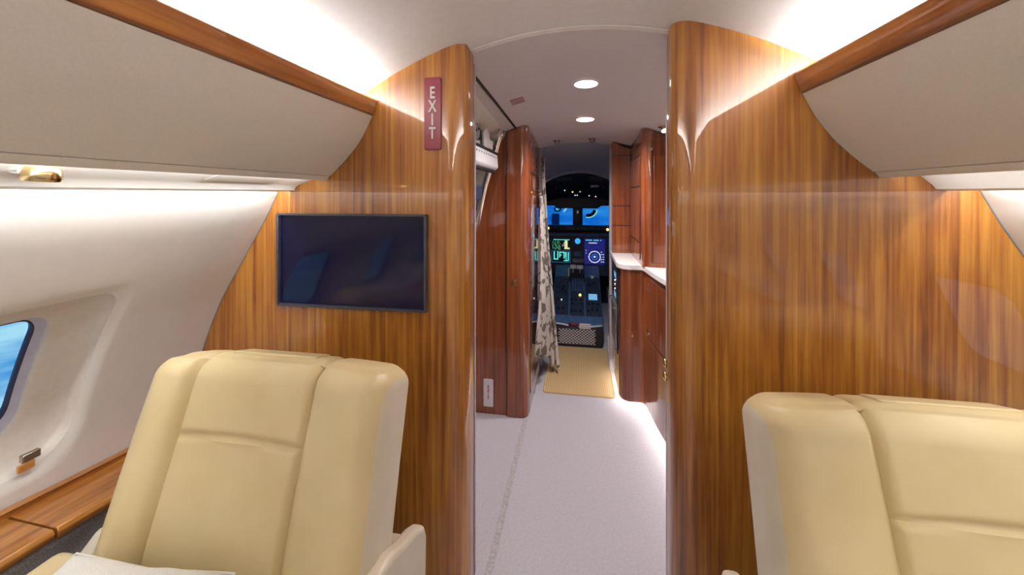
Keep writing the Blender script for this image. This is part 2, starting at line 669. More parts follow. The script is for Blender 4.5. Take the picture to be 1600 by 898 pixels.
def side_wall(sx, name, c0, first_no):
    V, Fc = [], []
    parts = []
    zt, zb = 1.22, .46
    y_hi = 1.27
    cs = [c0 - .75 * k for k in range(6)]
    P = lambda y, z, off=0: (sx * (wx(z) + wn(z)[0] * off), y, z + wn(z)[1] * off)
    parts.append(grid(lambda a, b: P(YR + (y_hi - YR) * a, zt + (1.44 - zt) * b), 1, 10))
    parts.append(grid(lambda a, b: P(YR + (y_hi - YR) * a, 0 + zb * b), 1, 12))
    parts.append(grid(lambda a, b: P(c0 + .375 + (y_hi - c0 - .375) * a, zb + (zt - zb) * b), 1, 24))
    for k, c in enumerate(cs):
        y0, y1 = c - .375, c + .375
        zm = .85
        loop = window_shape(c, .25, .620, 1.068, .05, .10)
        # corner points of the rectangle must be hit: add extra samples on the loop
        dense = []
        for i in range(len(loop)):
            a, b_ = loop[i], loop[(i + 1) % len(loop)]
            m_ = max(1, int(math.dist(a, b_) / .03))
            for q in range(m_):
                dense.append((a[0] + (b_[0] - a[0]) * q / m_, a[1] + (b_[1] - a[1]) * q / m_))
        outer = [on_rect(p, c, y0, y1, zb, zt, zm) for p in dense]
        for cy in (y0, y1):          # snap nearest outer sample to each rectangle corner
            for cz in (zb, zt):
                j = min(range(len(outer)), key=lambda i: math.dist(outer[i], (cy, cz)))
                outer[j] = (cy, cz)
        n = len(dense)
        rings = 14
        v, f = [], []
        for q in range(rings + 1):
            t_ = q / rings
            # a soft lip rolls into the opening
            off = .012 * math.exp(-(t_ * rings / 1.3) ** 2)
            for i in range(n):
                a, b_ = dense[i], outer[i]
                y, z = a[0] + (b_[0] - a[0]) * t_, a[1] + (b_[1] - a[1]) * t_
                v.append(P(y, z, off))
        for q in range(rings):
            for i in range(n):
                f.append((q * n + i, q * n + (i + 1) % n, (q + 1) * n + (i + 1) % n, (q + 1) * n + i))
        parts.append((v, f))
        # the recess
        inner = window_shape(c, .165, .695, .998, .045, .07)
        di = []
        for i in range(len(inner)):
            a, b_ = inner[i], inner[(i + 1) % len(inner)]
            m_ = max(1, int(math.dist(loop[i], loop[(i + 1) % len(loop)]) / .03))
            for q in range(m_):
                di.append((a[0] + (b_[0] - a[0]) * q / m_, a[1] + (b_[1] - a[1]) * q / m_))
        prof = [(0, .012), (.02, .020), (.05, .030), (.10, .036), (.35, .044), (.7, .054), (.93, .062), (1, .066), (1.0, .074)]
        v, f = [], []
        for s_, off in prof:
            for i in range(n):
                a, b_ = dense[i], di[i]
                v.append(P(a[0] + (b_[0] - a[0]) * s_, a[1] + (b_[1] - a[1]) * s_, off))
        for q in range(len(prof) - 1):
            for i in range(n):
                f.append((q * n + i, q * n + (i + 1) % n, (q + 1) * n + (i + 1) % n, (q + 1) * n + i))
        W = struct('window_%d' % (first_no + k), (v, f), M['cream_panel'], smooth=True, origin=(sx * 1.35, c, .85))
        sh = lambda s_, off: [P(c + (p[0] - c) * s_, .847 + (p[1] - .847) * s_, off) for p in di]
        a1, a2, a3, a4 = sh(1.0, .074), sh(.92, .084), sh(.905, .082), sh(.905, .10)
        v = a1 + a2
        obj('inner_frame', (v, [(i, (i + 1) % n, n + (i + 1) % n, n + i) for i in range(n)]), M['window_inner'], W, smooth=True)
        v = a2 + a3 + a4
        obj('gasket', (v, [(i + q * n, (i + 1) % n + q * n, n + (i + 1) % n + q * n, n + i + q * n) for q in range(2) for i in range(n)]), M['gasket'], W, smooth=True)
        obj('pane', (sh(.91, .092), [tuple(range(n))]), M['glass'], W)
        # shade latch on the lower lip
        ly = c + .17
        z_ = .655
        nx, nz = wn(z_)
        bx_ = sx * (wx(z_) + .004)
        obj('shade_latch', box(min(bx_, bx_ + sx * .014), max(bx_, bx_ + sx * .014), ly - .018, ly + .018, z_ - .004, z_ + .016), M['nickel'], W, bevel=.003)
        obj('latch_tab', box(min(bx_, bx_ + sx * .008), max(bx_, bx_ + sx * .008), ly - .026, ly + .006, z_ - .024, z_ - .005), M['ledge'], W, bevel=.002)
    struct(name, join(*parts), M['sidewall'], smooth=True)


side_wall(-1, 'wall_left', .625, 1)
side_wall(1, 'wall_right', .83, 7)


# bulkheads either side of the aisle
def bulkhead(name, sx, xi, zin, rc):
    """xi = |x| of the aisle edge; zin = rounding radius of the top inner corner"""
    th = .10
    path = [(1.43, YB + th)]
    path = []
    nx_ = 30
    for i in range(nx_ + 1):
        path.append((1.42 + (xi + .06 - 1.42) * i / nx_, YB))
    for i in range(1, 9):
        t_ = i / 8 * PI / 2
        path.append((xi + .06 - .06 * math.sin(t_), YB + .06 - .06 * math.cos(t_)))
    path.append((xi, YB + th))
    for i in range(nx_ + 1):
        path.append((xi + (1.42 - xi) * i / nx_, YB + th))

    def top(x):
        z = zc(x) + .004
        d = x - xi
        if d < rc:
            z -= rc - math.sqrt(max(0, rc * rc - (rc - d) ** 2))
        return z
    n = len(path)
    v, f = [], []
    rows = 16
    for j in range(rows + 1):
        for (x, y) in path:
            v.append((sx * x, y, top(x) * j / rows))
    for j in range(rows):
        for i in range(n):
            f.append((j * n + i, j * n + (i + 1) % n, (j + 1) * n + (i + 1) % n, (j + 1) * n + i))
    f.append(tuple(range(n)))
    # top cap: strips between front and back runs
    tb = rows * n
    m_ = n // 2
    for i in range(n // 2):
        a, b_ = i, i + 1
        c_, d_ = n - 1 - i, n - 2 - i
        if b_ < d_:
            f.append((tb + a, tb + b_, tb + d_, tb + c_))
    return struct(name, (v, f), M['gold'], smooth=True, auto=40)


bulkhead('wall_front_left', -1, .360, .045, .02)
bulkhead('wall_front_right', 1, .276, .02, .012)

# pocket door edges just behind each bulkhead
t = thing('pocket_door', 'edge of the sliding door tucked behind the left wood bulkhead', 'door', (-.34, 1.35, 0))
obj('door_edge', box(-.42, -.362, 1.336, 1.366, .004, 1.785), M['gold'], t, bevel=.004)
obj('door_seal', box(-.362, -.359, 1.343, 1.358, .004, 1.785), M['jamb'], t, bevel=.001)
t = thing('pocket_door', 'edge of the sliding door tucked behind the right wood bulkhead, with brass knobs', 'door', (.27, 1.35, 0))
obj('door_edge', box(.281, .40, 1.336, 1.366, .004, 1.81), M['gold'], t, bevel=.004)
obj('door_seal', box(.278, .281, 1.343, 1.358, .004, 1.81), M['jamb'], t, bevel=.001)
for z in (.720, .762):
    obj('brass_knob', lathe([(.004, 0), (.013, .003), (.015, .007), (.010, .012), (.002, .0135)], (.281, 1.3505, z + .02), (-1, -.05, 0), 20), M['brass'], t, smooth=True)


for k, sx in enumerate((-1, 1)):
    struct('trim_%d' % (7 + k), tube([(sx * (wx(z) - .001), YB - .001, z) for z in [.56 + .78 * i / 30 for i in range(31)]], .0018, 6), M['grey_metal'])

# overhead bins, rails, valances
def bin_side(sx, side, rt, rb, face, vt, lab):
    y0, y1 = YR + .005, YB - .002
    t = thing('overhead_bin', lab, 'overhead bin', (sx * .8, -1.1, 1.35))

    def strip(poly, ya=y0, yb=y1):
        return prism_y([(sx * a, b_) for a, b_ in poly], ya, yb)
    # curved door face (thick)
    tab = face
    zs = [tab[0][0] + (tab[-1][0] - tab[0][0]) * i / 16 for i in range(17)]
    outer = [(interp(tab, z), z) for z in zs]       # z ascending (bottom -> top)
    inner = [(x + .025, z + .012) for x, z in reversed(outer)]
    obj('bin_door', strip(outer + inner), M['bin_leather'], t, smooth=True, auto=35)
    xb, zb_ = outer[0]
    # lower lip under the door, returning up behind the valance
    obj('bin_lip', strip([(xb + .001, zb_ - .0012), (xb + .014, zb_ - .017), (xb + .028, zb_ - .013), (xb + .030, zb_ + .006), (xb + .024, zb_ + .008)]), M['bin_leather'], t, bevel=.002)
    # top shelf of the bin (floor of the light cove)
    obj('bin_top', strip([(rb[0] + .02, rb[1] - .012), (.98, rb[1] - .10), (.98, rb[1] - .09), (rb[0] + .02, rb[1] - .002)]), M['cream_panel'], t)
    # wood rail
    obj('rail', strip([(rt[0] + .016, rt[1]), (rt[0] + .004, rt[1] - .001), (rt[0], rt[1] - .008), (rb[0] - .006, rb[1] + .012), (rb[0] - .004, rb[1] + .003), (rb[0] + .006, rb[1]), (rb[0] + .03, rb[1] + .004)]), M['gold_rail'], t, bevel=.002)
    # valance panel below the bin
    v = thing('valance_panel', 'white valance panel hiding the light strip under the %s overhead bin' % side, 'trim panel', (sx * .95, -1.1, 1.34))
    obj('panel', prism_y([(sx * a, b_) for a, b_ in vt], y0, y1 - .0), M['valance'], v, smooth=True, auto=30)
    return t, v


bl, vl = bin_side(-1, 'left', (.663, 1.646), (.679, 1.593),
                  [(1.392, .835), (1.41, .815), (1.44, .783), (1.498, .732), (1.55, .701), (1.59, .681)],
                  [(.862, 1.394), (.90, 1.379), (.955, 1.362), (.968, 1.352), (.972, 1.343), (.990, 1.338), (.992, 1.343), (.978, 1.350), (.975, 1.362), (.96, 1.374), (.90, 1.389), (.862, 1.400)],
                  'beige leather overhead bin with wood rail on the left, above the television side')
br, vr = bin_side(1, 'right', (.593, 1.673), (.613, 1.613),
                  [(1.39, .79), (1.41, .765), (1.44, .733), (1.486, .689), (1.55, .645), (1.61, .615)],
                  [(.822, 1.396), (.87, 1.385), (.90, 1.378), (.925, 1.356), (.935, 1.343), (.962, 1.338), (.964, 1.343), (.945, 1.350), (.935, 1.362), (.91, 1.386), (.87, 1.394), (.822, 1.404)],
                  'beige leather overhead bin with wood rail on the right, opposite the television side')
# oxygen mask door set in the left valance
q = [(.880, 1.3868), (.900, 1.3785), (.938, 1.3665)]
obj('mask_door', prism_y([(-x, z - .0025) for x, z in q] + [(-x, z - .0002) for x, z in reversed(q)], .86, 1.10), M['valance'], vl, bevel=.0008)

# reading light under the left bin
rl = thing('reading_light', 'polished brass reading light under the left overhead bin', 'light', (-.91, .535, 1.375))
obj('bezel', lathe([(.026, 0), (.030, -.004), (.030, -.007), (.022, -.010)], (-.93, .535, 1.374), (0, 0, 1)), M['chrome'], rl, smooth=True, auto=40)
obj('lamp_head', lathe([(.020, .0), (.024, -.006), (.025, -.020), (.023, -.024), (.019, -.022)], (-.905, .535, 1.376), (.10, 0, 1)), M['brass'], rl, smooth=True, auto=40)
obj('lens', lathe([(.017, -.0225), (.017, -.0215)], (-.905, .535, 1.376), (.10, 0, 1)), M['nickel'], rl)

# ---------------------------------------------------------------- side ledges
for sx, lb in ((-1, 'left'), (1, 'right')):
    t = thing('side_ledge', 'wooden ledge with a grey cloth lower panel along the %s cabin wall' % lb, 'ledge', (sx * 1.25, -1.1, 0))
    y0, y1 = YR + .005, YB - .003
    P2 = lambda poly, a=y0, b_=y1: dip(run_y([(sx * p, q) for p, q in poly], a, b_, 100 if a < -1 else 16))
    obj('back_strip', P2([(1.365, .548), (1.365, .562), (1.36, .568), (1.385, .568), (1.386, .548)]), M['ledge'], t, bevel=.001)
    cut = .745
    for a, b_ in ((cut + .003, y1), (y0, cut - .003)):
        obj('ledge_board', P2([(1.225, .515), (1.218, .522), (1.216, .535), (1.222, .545), (1.362, .552), (1.384, .552), (1.384, .515)], a, b_), M['ledge'], t, bevel=.002)
    obj('cloth_panel', P2([(1.235, .02), (1.235, .50), (1.25, .51), (1.32, .51), (1.32, .02)]), M['grey_cloth'], t, bevel=.004)

# ---------------------------------------------------------------- television and signs on the left bulkhead
t = thing('television', 'dark flat television set into the left wood bulkhead', 'television', (-.76, YB, 1.105))
x0, x1, z0, z1 = -1.031, -.488, .946, 1.264
fw = .007
yf = YB - .016
obj('frame', join(box(x0, x1, yf, YB, z0, z0 + fw), box(x0, x1, yf, YB, z1 - fw, z1), box(x0, x0 + fw, yf, YB, z0 + fw, z1 - fw), box(x1 - fw, x1, yf, YB, z0 + fw, z1 - fw)), M['tv_frame'], t, bevel=.0015)
obj('screen', box(x0 + fw, x1 - fw, YB - .0025, YB - .0005, z0 + fw, z1 - fw), M['screen'], t)

t = thing('exit_sign', 'tall dark red sign with silver letters reading EXIT downwards', 'sign', (-.468, YB, 1.59))
obj('plate', prism_y(rrect(-.497, -.440, 1.473, 1.708, .006), YB - .006, YB - .0003), M['exit_red'], t, bevel=.001)
for i, ch in enumerate('EXIT'):
    zc_ = 1.656 - i * .0435
    obj('letter', text_mesh(ch, .053, .002, lambda x, y, z, zc_=zc_: (-.4685 + x * .70, YB - .0072 - z, zc_ + y), .0012), M['letter_silver'], t)

# ---------------------------------------------------------------- cockpit partition and galley shell
# partition: wall with an arched opening
op = [(-.285, 0), (-.285, 1.66)]
for i in range(13):
    x = -.285 + (.51) * i / 12
    op.append((x, 1.715 - .35 * x * x * 1.0))
op += [(.225, 0)]
poly = [(-.86, 0)] + op + [(.86, 0), (.86, 1.95), (-.86, 1.95)]
struct('wall_forward', prism_y(poly, 3.07, 3.11), M['jamb'], smooth=False)
struct('wall_galley_right', box(.78, .82, 1.33, 3.07, 0, 1.9), M['cream_panel'])
# lining outboard of the entry door
struct('wall_entry', join(grid(lambda a, b: (-.44 - .07 * a, 1.33 + 1.02 * b, zg(-.44, 1.33 + 1.02 * b) * (1 - a) + 1.665 * a), 4, 6),
                          grid(lambda a, b: (-.51 - .35 * a, 1.33 + 1.02 * b, 1.665 - .0 * a), 1, 1),
                          box(-1.1, -1.06, 1.33, 3.07, -.02, 1.8), box(-1.06, -.76, 2.38, 2.42, 0, 1.8), box(-.76, -.4, 2.377, 2.379, .5, 1.76), box(-1.06, -.4, 1.36, 2.40, 1.76, 1.80)), M['cream_panel'])
struct('trim_3', tube([(-.40, 1.34, zg(-.40, 1.34) - .004), (-.385, 1.8, zg(-.385, 1.8) - .004), (-.372, 2.32, zg(-.372, 2.32) - .004)], .006, 8), M['dark_strip'], smooth=True)

# wood panel between the entry door and the closet
poly = [(-.427, 0.001), (-.427, 1.712), (-.47, 1.63), (-.516, 1.52), (-.575, 1.36), (-.64, 1.185), (-.72, .95), (-.79, .6), (-.80, .001)]
struct('wall_entry_panel', prism_y(poly, 2.345, 2.375), M['red'], bevel=.002)
t = thing('exit_placard', 'small white placard with red letters reading EXIT low on the entry panel', 'sign', (-.545, 2.345, .11))
obj('plate', prism_y(rrect(-.572, -.512, .045, .212, .008), 2.3415, 2.3446), M['placard'], t, bevel=.001)
for i, ch in enumerate('EXIT'):
    zz = .164 - i * .0225
    obj('letter', text_mesh(ch, .027, .001, lambda x, y, z, zz=zz: (-.542 + x * .8, 2.3412 - z, zz + y), .0008), M['letter_red'], t)
struct('trim_4', join(box(-.80, -.632, 2.20, 2.343, 0, .05), box(-.80, -.645, 2.10, 2.20, 0, .045)), M['carpet'], bevel=.01)

# closet on the left
t = thing('closet', 'tall red wood closet with rounded corner left of the cockpit passage', 'cabinet', (-.42, 2.6, 0))
def closet_outline(o=0):
    out = [(-.75, 2.98), (-.75, 2.38), (-.4262, 2.38), (-.4262, 2.33 - o)]
    r = .045 + o
    cx, cy = -.345, 2.375
    for i in range(9):
        a = -PI / 2 + PI / 2 * i / 8
        out.append((cx + r * math.cos(a), cy + r * math.sin(a)))
    out.append((-.30 + o, 2.98))
    return out
ol = closet_outline()
n = len(ol)
v = [(x, y, .004) for x, y in ol] + [(x, y, zg(x, y) - .006 - (.04 if y > 2.9 else 0) * 0) for x, y in ol]
obj('body', (v, [tuple(range(n))[::-1], tuple(range(n, 2 * n))] + [(i, (i + 1) % n, n + (i + 1) % n, n + i) for i in range(n)]), M['red'], t, smooth=True, auto=40)
obj('latch', join(box(-.400, -.366, 2.3245, 2.3295, .785, .822)), M['nickel'], t, bevel=.002)
obj('latch_button', box(-.383, -.372, 2.3205, 2.3245, .787, .817), M['chrome'], t, bevel=.001)
# side doors: tall door, two small upper doors, recessed mirror strip
obj('side_door', box(-.2995, -.2955, 2.44, 2.95, .10, 1.45), M['red'], t, bevel=.0015)
obj('upper_door', box(-.2995, -.2955, 2.44, 2.68, 1.47, 1.66), M['red'], t, bevel=.0015)
obj('upper_door', box(-.2995, -.2955, 2.69, 2.95, 1.47, 1.66), M['red'], t, bevel=.0015)
obj('mirror_strip', box(-.2955, -.2935, 2.50, 2.62, .72, 1.26), M['grey_metal'], t, bevel=.001)
obj('indicator_light', lathe([(.012, 0), (.012, .003), (.008, .006)], (-.2935, 2.56, 1.06), (1, 0, 0)), M['g_lcd2'], t, smooth=True)
obj('curtain_hook', tube([(-.2955, 2.76, 1.325), (-.27, 2.76, 1.325), (-.262, 2.76, 1.34)], .003, 8), M['brass'], t, smooth=True)
obj('baseboard', box(-.2995, -.2965, 2.40, 2.97, .006, .085), M['jamb'], t, bevel=.001)

# open-work entry door (steps and handrail folded against it)
t = thing('entry_door', 'grey and white folding stair door with chrome handrail left of the aisle', 'door', (-.62, 1.83, 0))
prof = [(-.475, 1.66), (-.50, 1.60), (-.56, 1.47), (-.66, 1.18), (-.74, .9), (-.79, .6), (-.80, .02)]
skin = [(x, z) for x, z in prof] + [(x - .05, z) for x, z in reversed(prof)]
obj('inner_skin', prism_y([(x - .055, z) for x, z in prof] + [(x - .10, z) for x, z in reversed(prof)], 1.36, 2.335), M['grey_metal'], t, bevel=.003)
# white step with punched holes: riser, dark nosing strips
obj('step', prism_y([(-.462, 1.462), (-.448, 1.478), (-.452, 1.545), (-.465, 1.552), (-.56, 1.552), (-.575, 1.50), (-.56, 1.462)], 1.40, 2.185), M['white'], t, bevel=.005)
for k in range(16):
    y = 1.44 + k * .046
    obj('hole', prism_x(rrect(y - .004, y + .004, 1.525, 1.531, .0025, 2), -.4500, -.4475), M['grey_metal'], t)
obj('step_nosing', tube([(-.458, 1.395, 1.555), (-.458, 2.19, 1.555)], .008, 10), M['black'], t, smooth=True)
obj('step_nosing', tube([(-.470, 1.395, 1.455), (-.470, 2.17, 1.455)], .011, 10), M['black'], t, smooth=True)
obj('step', prism_y([(-.505, 1.30), (-.500, 1.372), (-.51, 1.378), (-.62, 1.378), (-.62, 1.30)], 1.40, 2.04), M['navy'], t, bevel=.006)
obj('step', prism_y([(-.575, 1.10), (-.572, 1.17), (-.58, 1.178), (-.68, 1.178), (-.68, 1.10)], 1.40, 2.04), M['white'], t, bevel=.006)
obj('handrail', tube([(-.437, 2.22, 1.695), (-.450, 2.22, 1.65), (-.483, 2.22, 1.54), (-.533, 2.22, 1.377), (-.572, 2.22, 1.20), (-.605, 2.22, 1.05), (-.65, 2.22, .7)], .019, 16), M['chrome'], t, smooth=True)
obj('support_rod', tube([(-.53, 1.62, 1.43), (-.55, 1.95, 1.33), (-.60, 2.18, 1.16)], .007, 10), M['chrome'], t, smooth=True)
obj('rail_knuckle', lathe([(.006, 0), (.011, .004), (.011, .012), (.006, .016)], (-.478, 2.19, 1.59), (.3, -1, 0), 16), M['black'], t, smooth=True)
obj('cavity_shade', prism_x([(1.45, 1.56), (1.45, 1.66), (2.02, 1.668), (2.12, 1.61), (2.02, 1.56)], -.515, -.505), M['black'], t, bevel=.002)  # black plate standing in for the shade of an open recess
# latch gear above the step
obj('bracket', prism_x([(1.60, 1.56), (1.68, 1.655), (1.86, 1.665), (1.83, 1.60), (1.74, 1.56)], -.475, -.465), M['grey_metal'], t, bevel=.003)
obj('bracket', prism_x([(1.90, 1.56), (1.88, 1.63), (1.94, 1.662), (2.0, 1.64), (1.97, 1.56)], -.470, -.455), M['white'], t, bevel=.004)
obj('gusset', prism_x([(1.72, 1.558), (2.12, 1.645), (2.15, 1.558)], -.490, -.482), M['cream_panel'], t, bevel=.002)
obj('junction_box', box(-.482, -.455, 1.99, 2.08, 1.565, 1.612), M['white'], t, bevel=.004)
for y, z in ((1.75, 1.62), (1.80, 1.635), (1.93, 1.60), (2.12, 1.58)):
    obj('bolt', lathe([(.006, 0), (.006, .006), (.003, .008)], (-.465, y, z), (1, 0, 0), 8), M['black'], t)

# ceiling fittings
for k, (x, y, lb) in enumerate([(.03, 1.80, 'larger looking round recessed downlight nearest the bulkheads in the passage ceiling'), (.035, 2.40, 'round recessed downlight farther forward, nearer the cockpit, in the passage ceiling')]):
    z = zg(x, y)
    t = thing('downlight', lb, 'light', (x, y, z), 'passage downlights')
    ax = (0, -.078, -1)
    obj('ring', lathe([(.0505, .001), (.059, .001), (.058, .005), (.051, .006), (.0505, .001)], (x, y, z), ax, 40, False), M['white'], t, smooth=True, auto=40)
    obj('lens', lathe([(.0500, .001), (.0500, .004)], (x, y, z), ax, 40), M['lamp'], t)
for px_, y, lb in ((-.165, 2.93, 'leftmost small chrome swivel spotlight on the ceiling before the cockpit'),
                   (.088, 2.93, 'middle small chrome swivel spotlight on the ceiling before the cockpit'),
                   (.455, 2.28, 'rightmost small chrome swivel spotlight, lit, beside the upper galley cabinet')):
    z = zg(px_, y)
    t = thing('ceiling_spotlight', lb, 'light', (px_, y, z), 'swivel spotlights')
    obj('base', lathe([(.030, 0), (.030, -.004), (.018, -.008)], (px_, y, z), (0, .078, 1), 24), M['chrome'], t, smooth=True, auto=40)
    lit = px_ > .3
    ax = (.25, -.35, -1) if not lit else (.1, -.5, -.8)
    obj('lamp_head', lathe([(.012, 0), (.018, .008), (.020, .022), (.016, .024)], (px_, y, z - .006), ax, 20), M['nickel'], t, smooth=True, auto=40)
    obj('lens', lathe([(.0155, .0238), (.0155, .0248)], (px_, y, z - .006), ax, 20), M['lamp'] if lit else M['grey_metal'], t)
zz = zg(-.31, 1.95)
t = thing('ceiling_placard', 'small pink printed placard on the passage ceiling left of the downlights', 'sign', (-.29, 1.88, zg(-.29, 1.88)))
def onceil(x, y, d=0):
    return (x, y, zg(x, y) - d)
def cpatch(x0, x1, y0, y1, d0, d1):
    p = [(x0, y0), (x1, y0), (x1, y1), (x0, y1)]
    return ([onceil(*q, d0) for q in p] + [onceil(*q, d1) for q in p], [(0, 1, 2, 3), (7, 6, 5, 4), (0, 1, 5, 4), (1, 2, 6, 5), (2, 3, 7, 6), (3, 0, 4, 7)])
obj('plate', cpatch(-.325, -.262, 1.86, 1.93, .001, .004), M['pink'], t)
for k in range(4):
    obj('text_line', cpatch(-.318 + .006 * (k % 2), -.270 - .006 * (k % 2), 1.867 + k * .016, 1.875 + k * .016, .004, .0046), M['grey_metal'], t)

# ---------------------------------------------------------------- galley on the right
base_curve = [(.245, 3.06), (.245, 2.60), (.247, 2.56), (.255, 2.525), (.272, 2.50), (.30, 2.487), (.34, 2.487), (.372, 2.483), (.388, 2.46),
              (.395, 2.42), (.402, 2.34), (.412, 2.24), (.426, 2.14), (.443, 2.04), (.463, 1.93), (.485, 1.8), (.51, 1.62), (.53, 1.35)]


def offset(curve, d):
    out = []
    for i, p in enumerate(curve):
        a = Vector(curve[max(i - 1, 0)])
        b_ = Vector(curve[min(i + 1, len(curve) - 1)])
        tt = (b_ - a).normalized()
        nn = Vector((tt.y, -tt.x))       # curve runs towards -y; outboard is +x
        out.append((p[0] + nn.x * d * (1), p[1] + nn.y * d))
    return out


def smooth_curve(c, k=4):
    out = []
    for i in range(len(c) - 1):
        p0, p1, p2, p3 = [Vector(c[max(0, min(len(c) - 1, j))]) for j in (i - 1, i, i + 1, i + 2)]
        for q in range(k):
            u = q / k
            out.append(tuple(.5 * ((2 * p1) + (p2 - p0) * u + (2 * p0 - 5 * p1 + 4 * p2 - p3) * u * u + (3 * p1 - p0 - 3 * p2 + p3) * u**3)))
    out.append(tuple(c[-1]))
    return out


bc = smooth_curve(base_curve)
t = thing('galley_base_cabinet', 'curved red wood galley base cabinet on the right under the white counter', 'cabinet', (.5, 2.2, 0))
obj('body', prism_z(bc + [(.775, 1.35), (.775, 3.06)], .075, .868), M['red'], t, smooth=True, auto=40)
obj('plinth', prism_z([(.32, 3.06), (.32, 2.60), (.36, 2.56), (.44, 2.54), (.468, 2.46), (.49, 2.2), (.52, 2.0), (.56, 1.75), (.60, 1.35), (.775, 1.35), (.775, 3.06)], .001, .075), M['white'], t, smooth=True, auto=40)


def face_strip(curve, i0, i1, z0, z1, d0, d1):
    c = curve[i0:i1 + 1]
    full0 = offset(curve, d0)[i0:i1 + 1]
    full1 = offset(curve, d1)[i0:i1 + 1]
    return prism_z(full1 + full0[::-1], z0, z1)


sgn = -1      # sign check: outward (towards the aisle) is negative offset of the outboard normal
# find curve indices by y
def iy(yv):
    return min(range(len(bc)), key=lambda i: abs(bc[i][1] - yv) + (0 if bc[i][0] > .38 else 9))
for (ya, yb, za, zb_) in ((2.40, 2.09, .50, .845), (2.40, 2.09, .09, .492), (2.083, 1.86, .62, .845), (2.083, 1.86, .38, .612), (2.083, 1.86, .09, .372),
                          (1.85, 1.4, .09, .845)):
    obj('door', face_strip(bc, iy(ya), iy(yb), za, zb_, -.0005, .0045), M['red'], t, bevel=.001)
for z in (.79, .53):
    obj('latch', box(.3905, .3985, 2.395, 2.425, z - .022, z + .022), M['nickel'], t, bevel=.002)
    obj('latch_button', box(.386, .3905, 2.40, 2.42, z - .018, z - .004), M['chrome'], t, bevel=.001)
obj('column_panel', prism_z([(.262, 2.508), (.285, 2.489), (.31, 2.4825), (.345, 2.4825), (.345, 2.4865), (.31, 2.487), (.285, 2.494)], .10, .50), M['red'], t, smooth=True, auto=40)
obj('pull', box(.312, .324, 2.474, 2.4825, .47, .49), M['brass'], t, bevel=.002)

ct = offset(bc, .016)
obj_ct = obj('countertop', prism_z(ct + [(.776, 1.35), (.776, 3.062)], .872, .905), M['stone'], smooth=False, bevel=.004, origin=(.5, 2.2, .872))
tag(obj_ct, 'white stone countertop with S-curved front edge on the galley base cabinet', 'countertop')

# oven / control stack on the aisle side
t = thing('galley_oven', 'black galley oven with control panel in the aisle side of the base cabinet', 'oven', (.24, 2.8, .3))
obj('housing', box(.2405, .2445, 2.63, 3.03, .30, .855), M['black'], t, bevel=.001)
obj('control_panel', box(.2375, .2405, 2.64, 3.02, .62, .85), M['navy'], t, bevel=.001)
obj('oven_door', box(.2375, .2405, 2.64, 3.02, .31, .61), M['grey_metal'], t, bevel=.001)
for z, mm in ((.79, 'g_lcd2'), (.66, 'g_lcd2')):
    obj('display', box(.2365, .2375, 2.68, 2.80, z - .018, z + .018), M[mm], t)
for z in (.73, .70, .755):
    obj('knob', lathe([(.009, 0), (.008, .007)], (.2375, 2.72, z), (-1, 0, 0), 14), M['chrome'], t, smooth=True, auto=40)
obj('handle', tube([(.2375, 2.66, .585), (.222, 2.67, .585), (.222, 2.99, .585), (.2375, 3.0, .585)], .004, 8), M['chrome'], t, smooth=True)
obj('cloth_rail', box(.232, .2375, 2.63, 2.66, .34, .50), M['chrome'], t, bevel=.002)

# tall upper cabinet standing on the counter
t = thing('galley_upper_cabinet', 'tall glossy red wood upper cabinet with rounded corner on the white counter', 'cabinet', (.5, 2.6, .905))
uo = [(.775, 2.93), (.365, 2.93), (.365, 2.49)]
for i in range(9):
    a = PI + PI / 2 * i / 8
    uo.append((.415 + .05 * math.cos(a), 2.45 + .05 * math.sin(a)))
uo += [(.775, 2.40)]
n = len(uo)
v = [(x, y, .9065) for x, y in uo] + [(x, y, zg(x, y) - .005) for x, y in uo]
obj('body', (v, [tuple(range(n))[::-1], tuple(range(n, 2 * n))] + [(i, (i + 1) % n, n + (i + 1) % n, n + i) for i in range(n)]), M['red'], t, smooth=True, auto=40)
for za, zb_ in ((.93, 1.03), (1.04, 1.37), (1.38, 1.56)):
    obj('side_door', box(.3605, .3645, 2.50, 2.92, za, zb_), M['red'], t, bevel=.0015)
obj('front_door', box(.425, .77, 2.3955, 2.3995, .93, 1.55), M['red'], t, bevel=.0015)
obj('small_door', box(.50, .77, 2.3915, 2.3953, .95, 1.10), M['red'], t, bevel=.0015)
obj('hinge', box(.4, .42, 2.3925, 2.3985, 1.585, 1.60), M['chrome'], t, bevel=.001)
# forward end closet
t = thing('forward_closet', 'dark red wood closet beside the right edge of the cockpit doorway', 'cabinet', (.5, 3.0, .905))
v0 = [(.236, 2.95), (.775, 2.95), (.775, 3.065), (.236, 3.065)]
v = [(x, y, .9065) for x, y in v0] + [(x, y, zg(x, y) - .004) for x, y in v0]
obj('body', (v, [(3, 2, 1, 0), (4, 5, 6, 7)] + [(i, (i + 1) % 4, 4 + (i + 1) % 4, 4 + i) for i in range(4)]), M['red'], t, bevel=.003)
for za, zb_ in ((.93, 1.10), (1.108, 1.24), (1.248, 1.60)):
    obj('door', box(.245, .36, 2.9465, 2.9495, za, zb_), M['red'], t, bevel=.001)

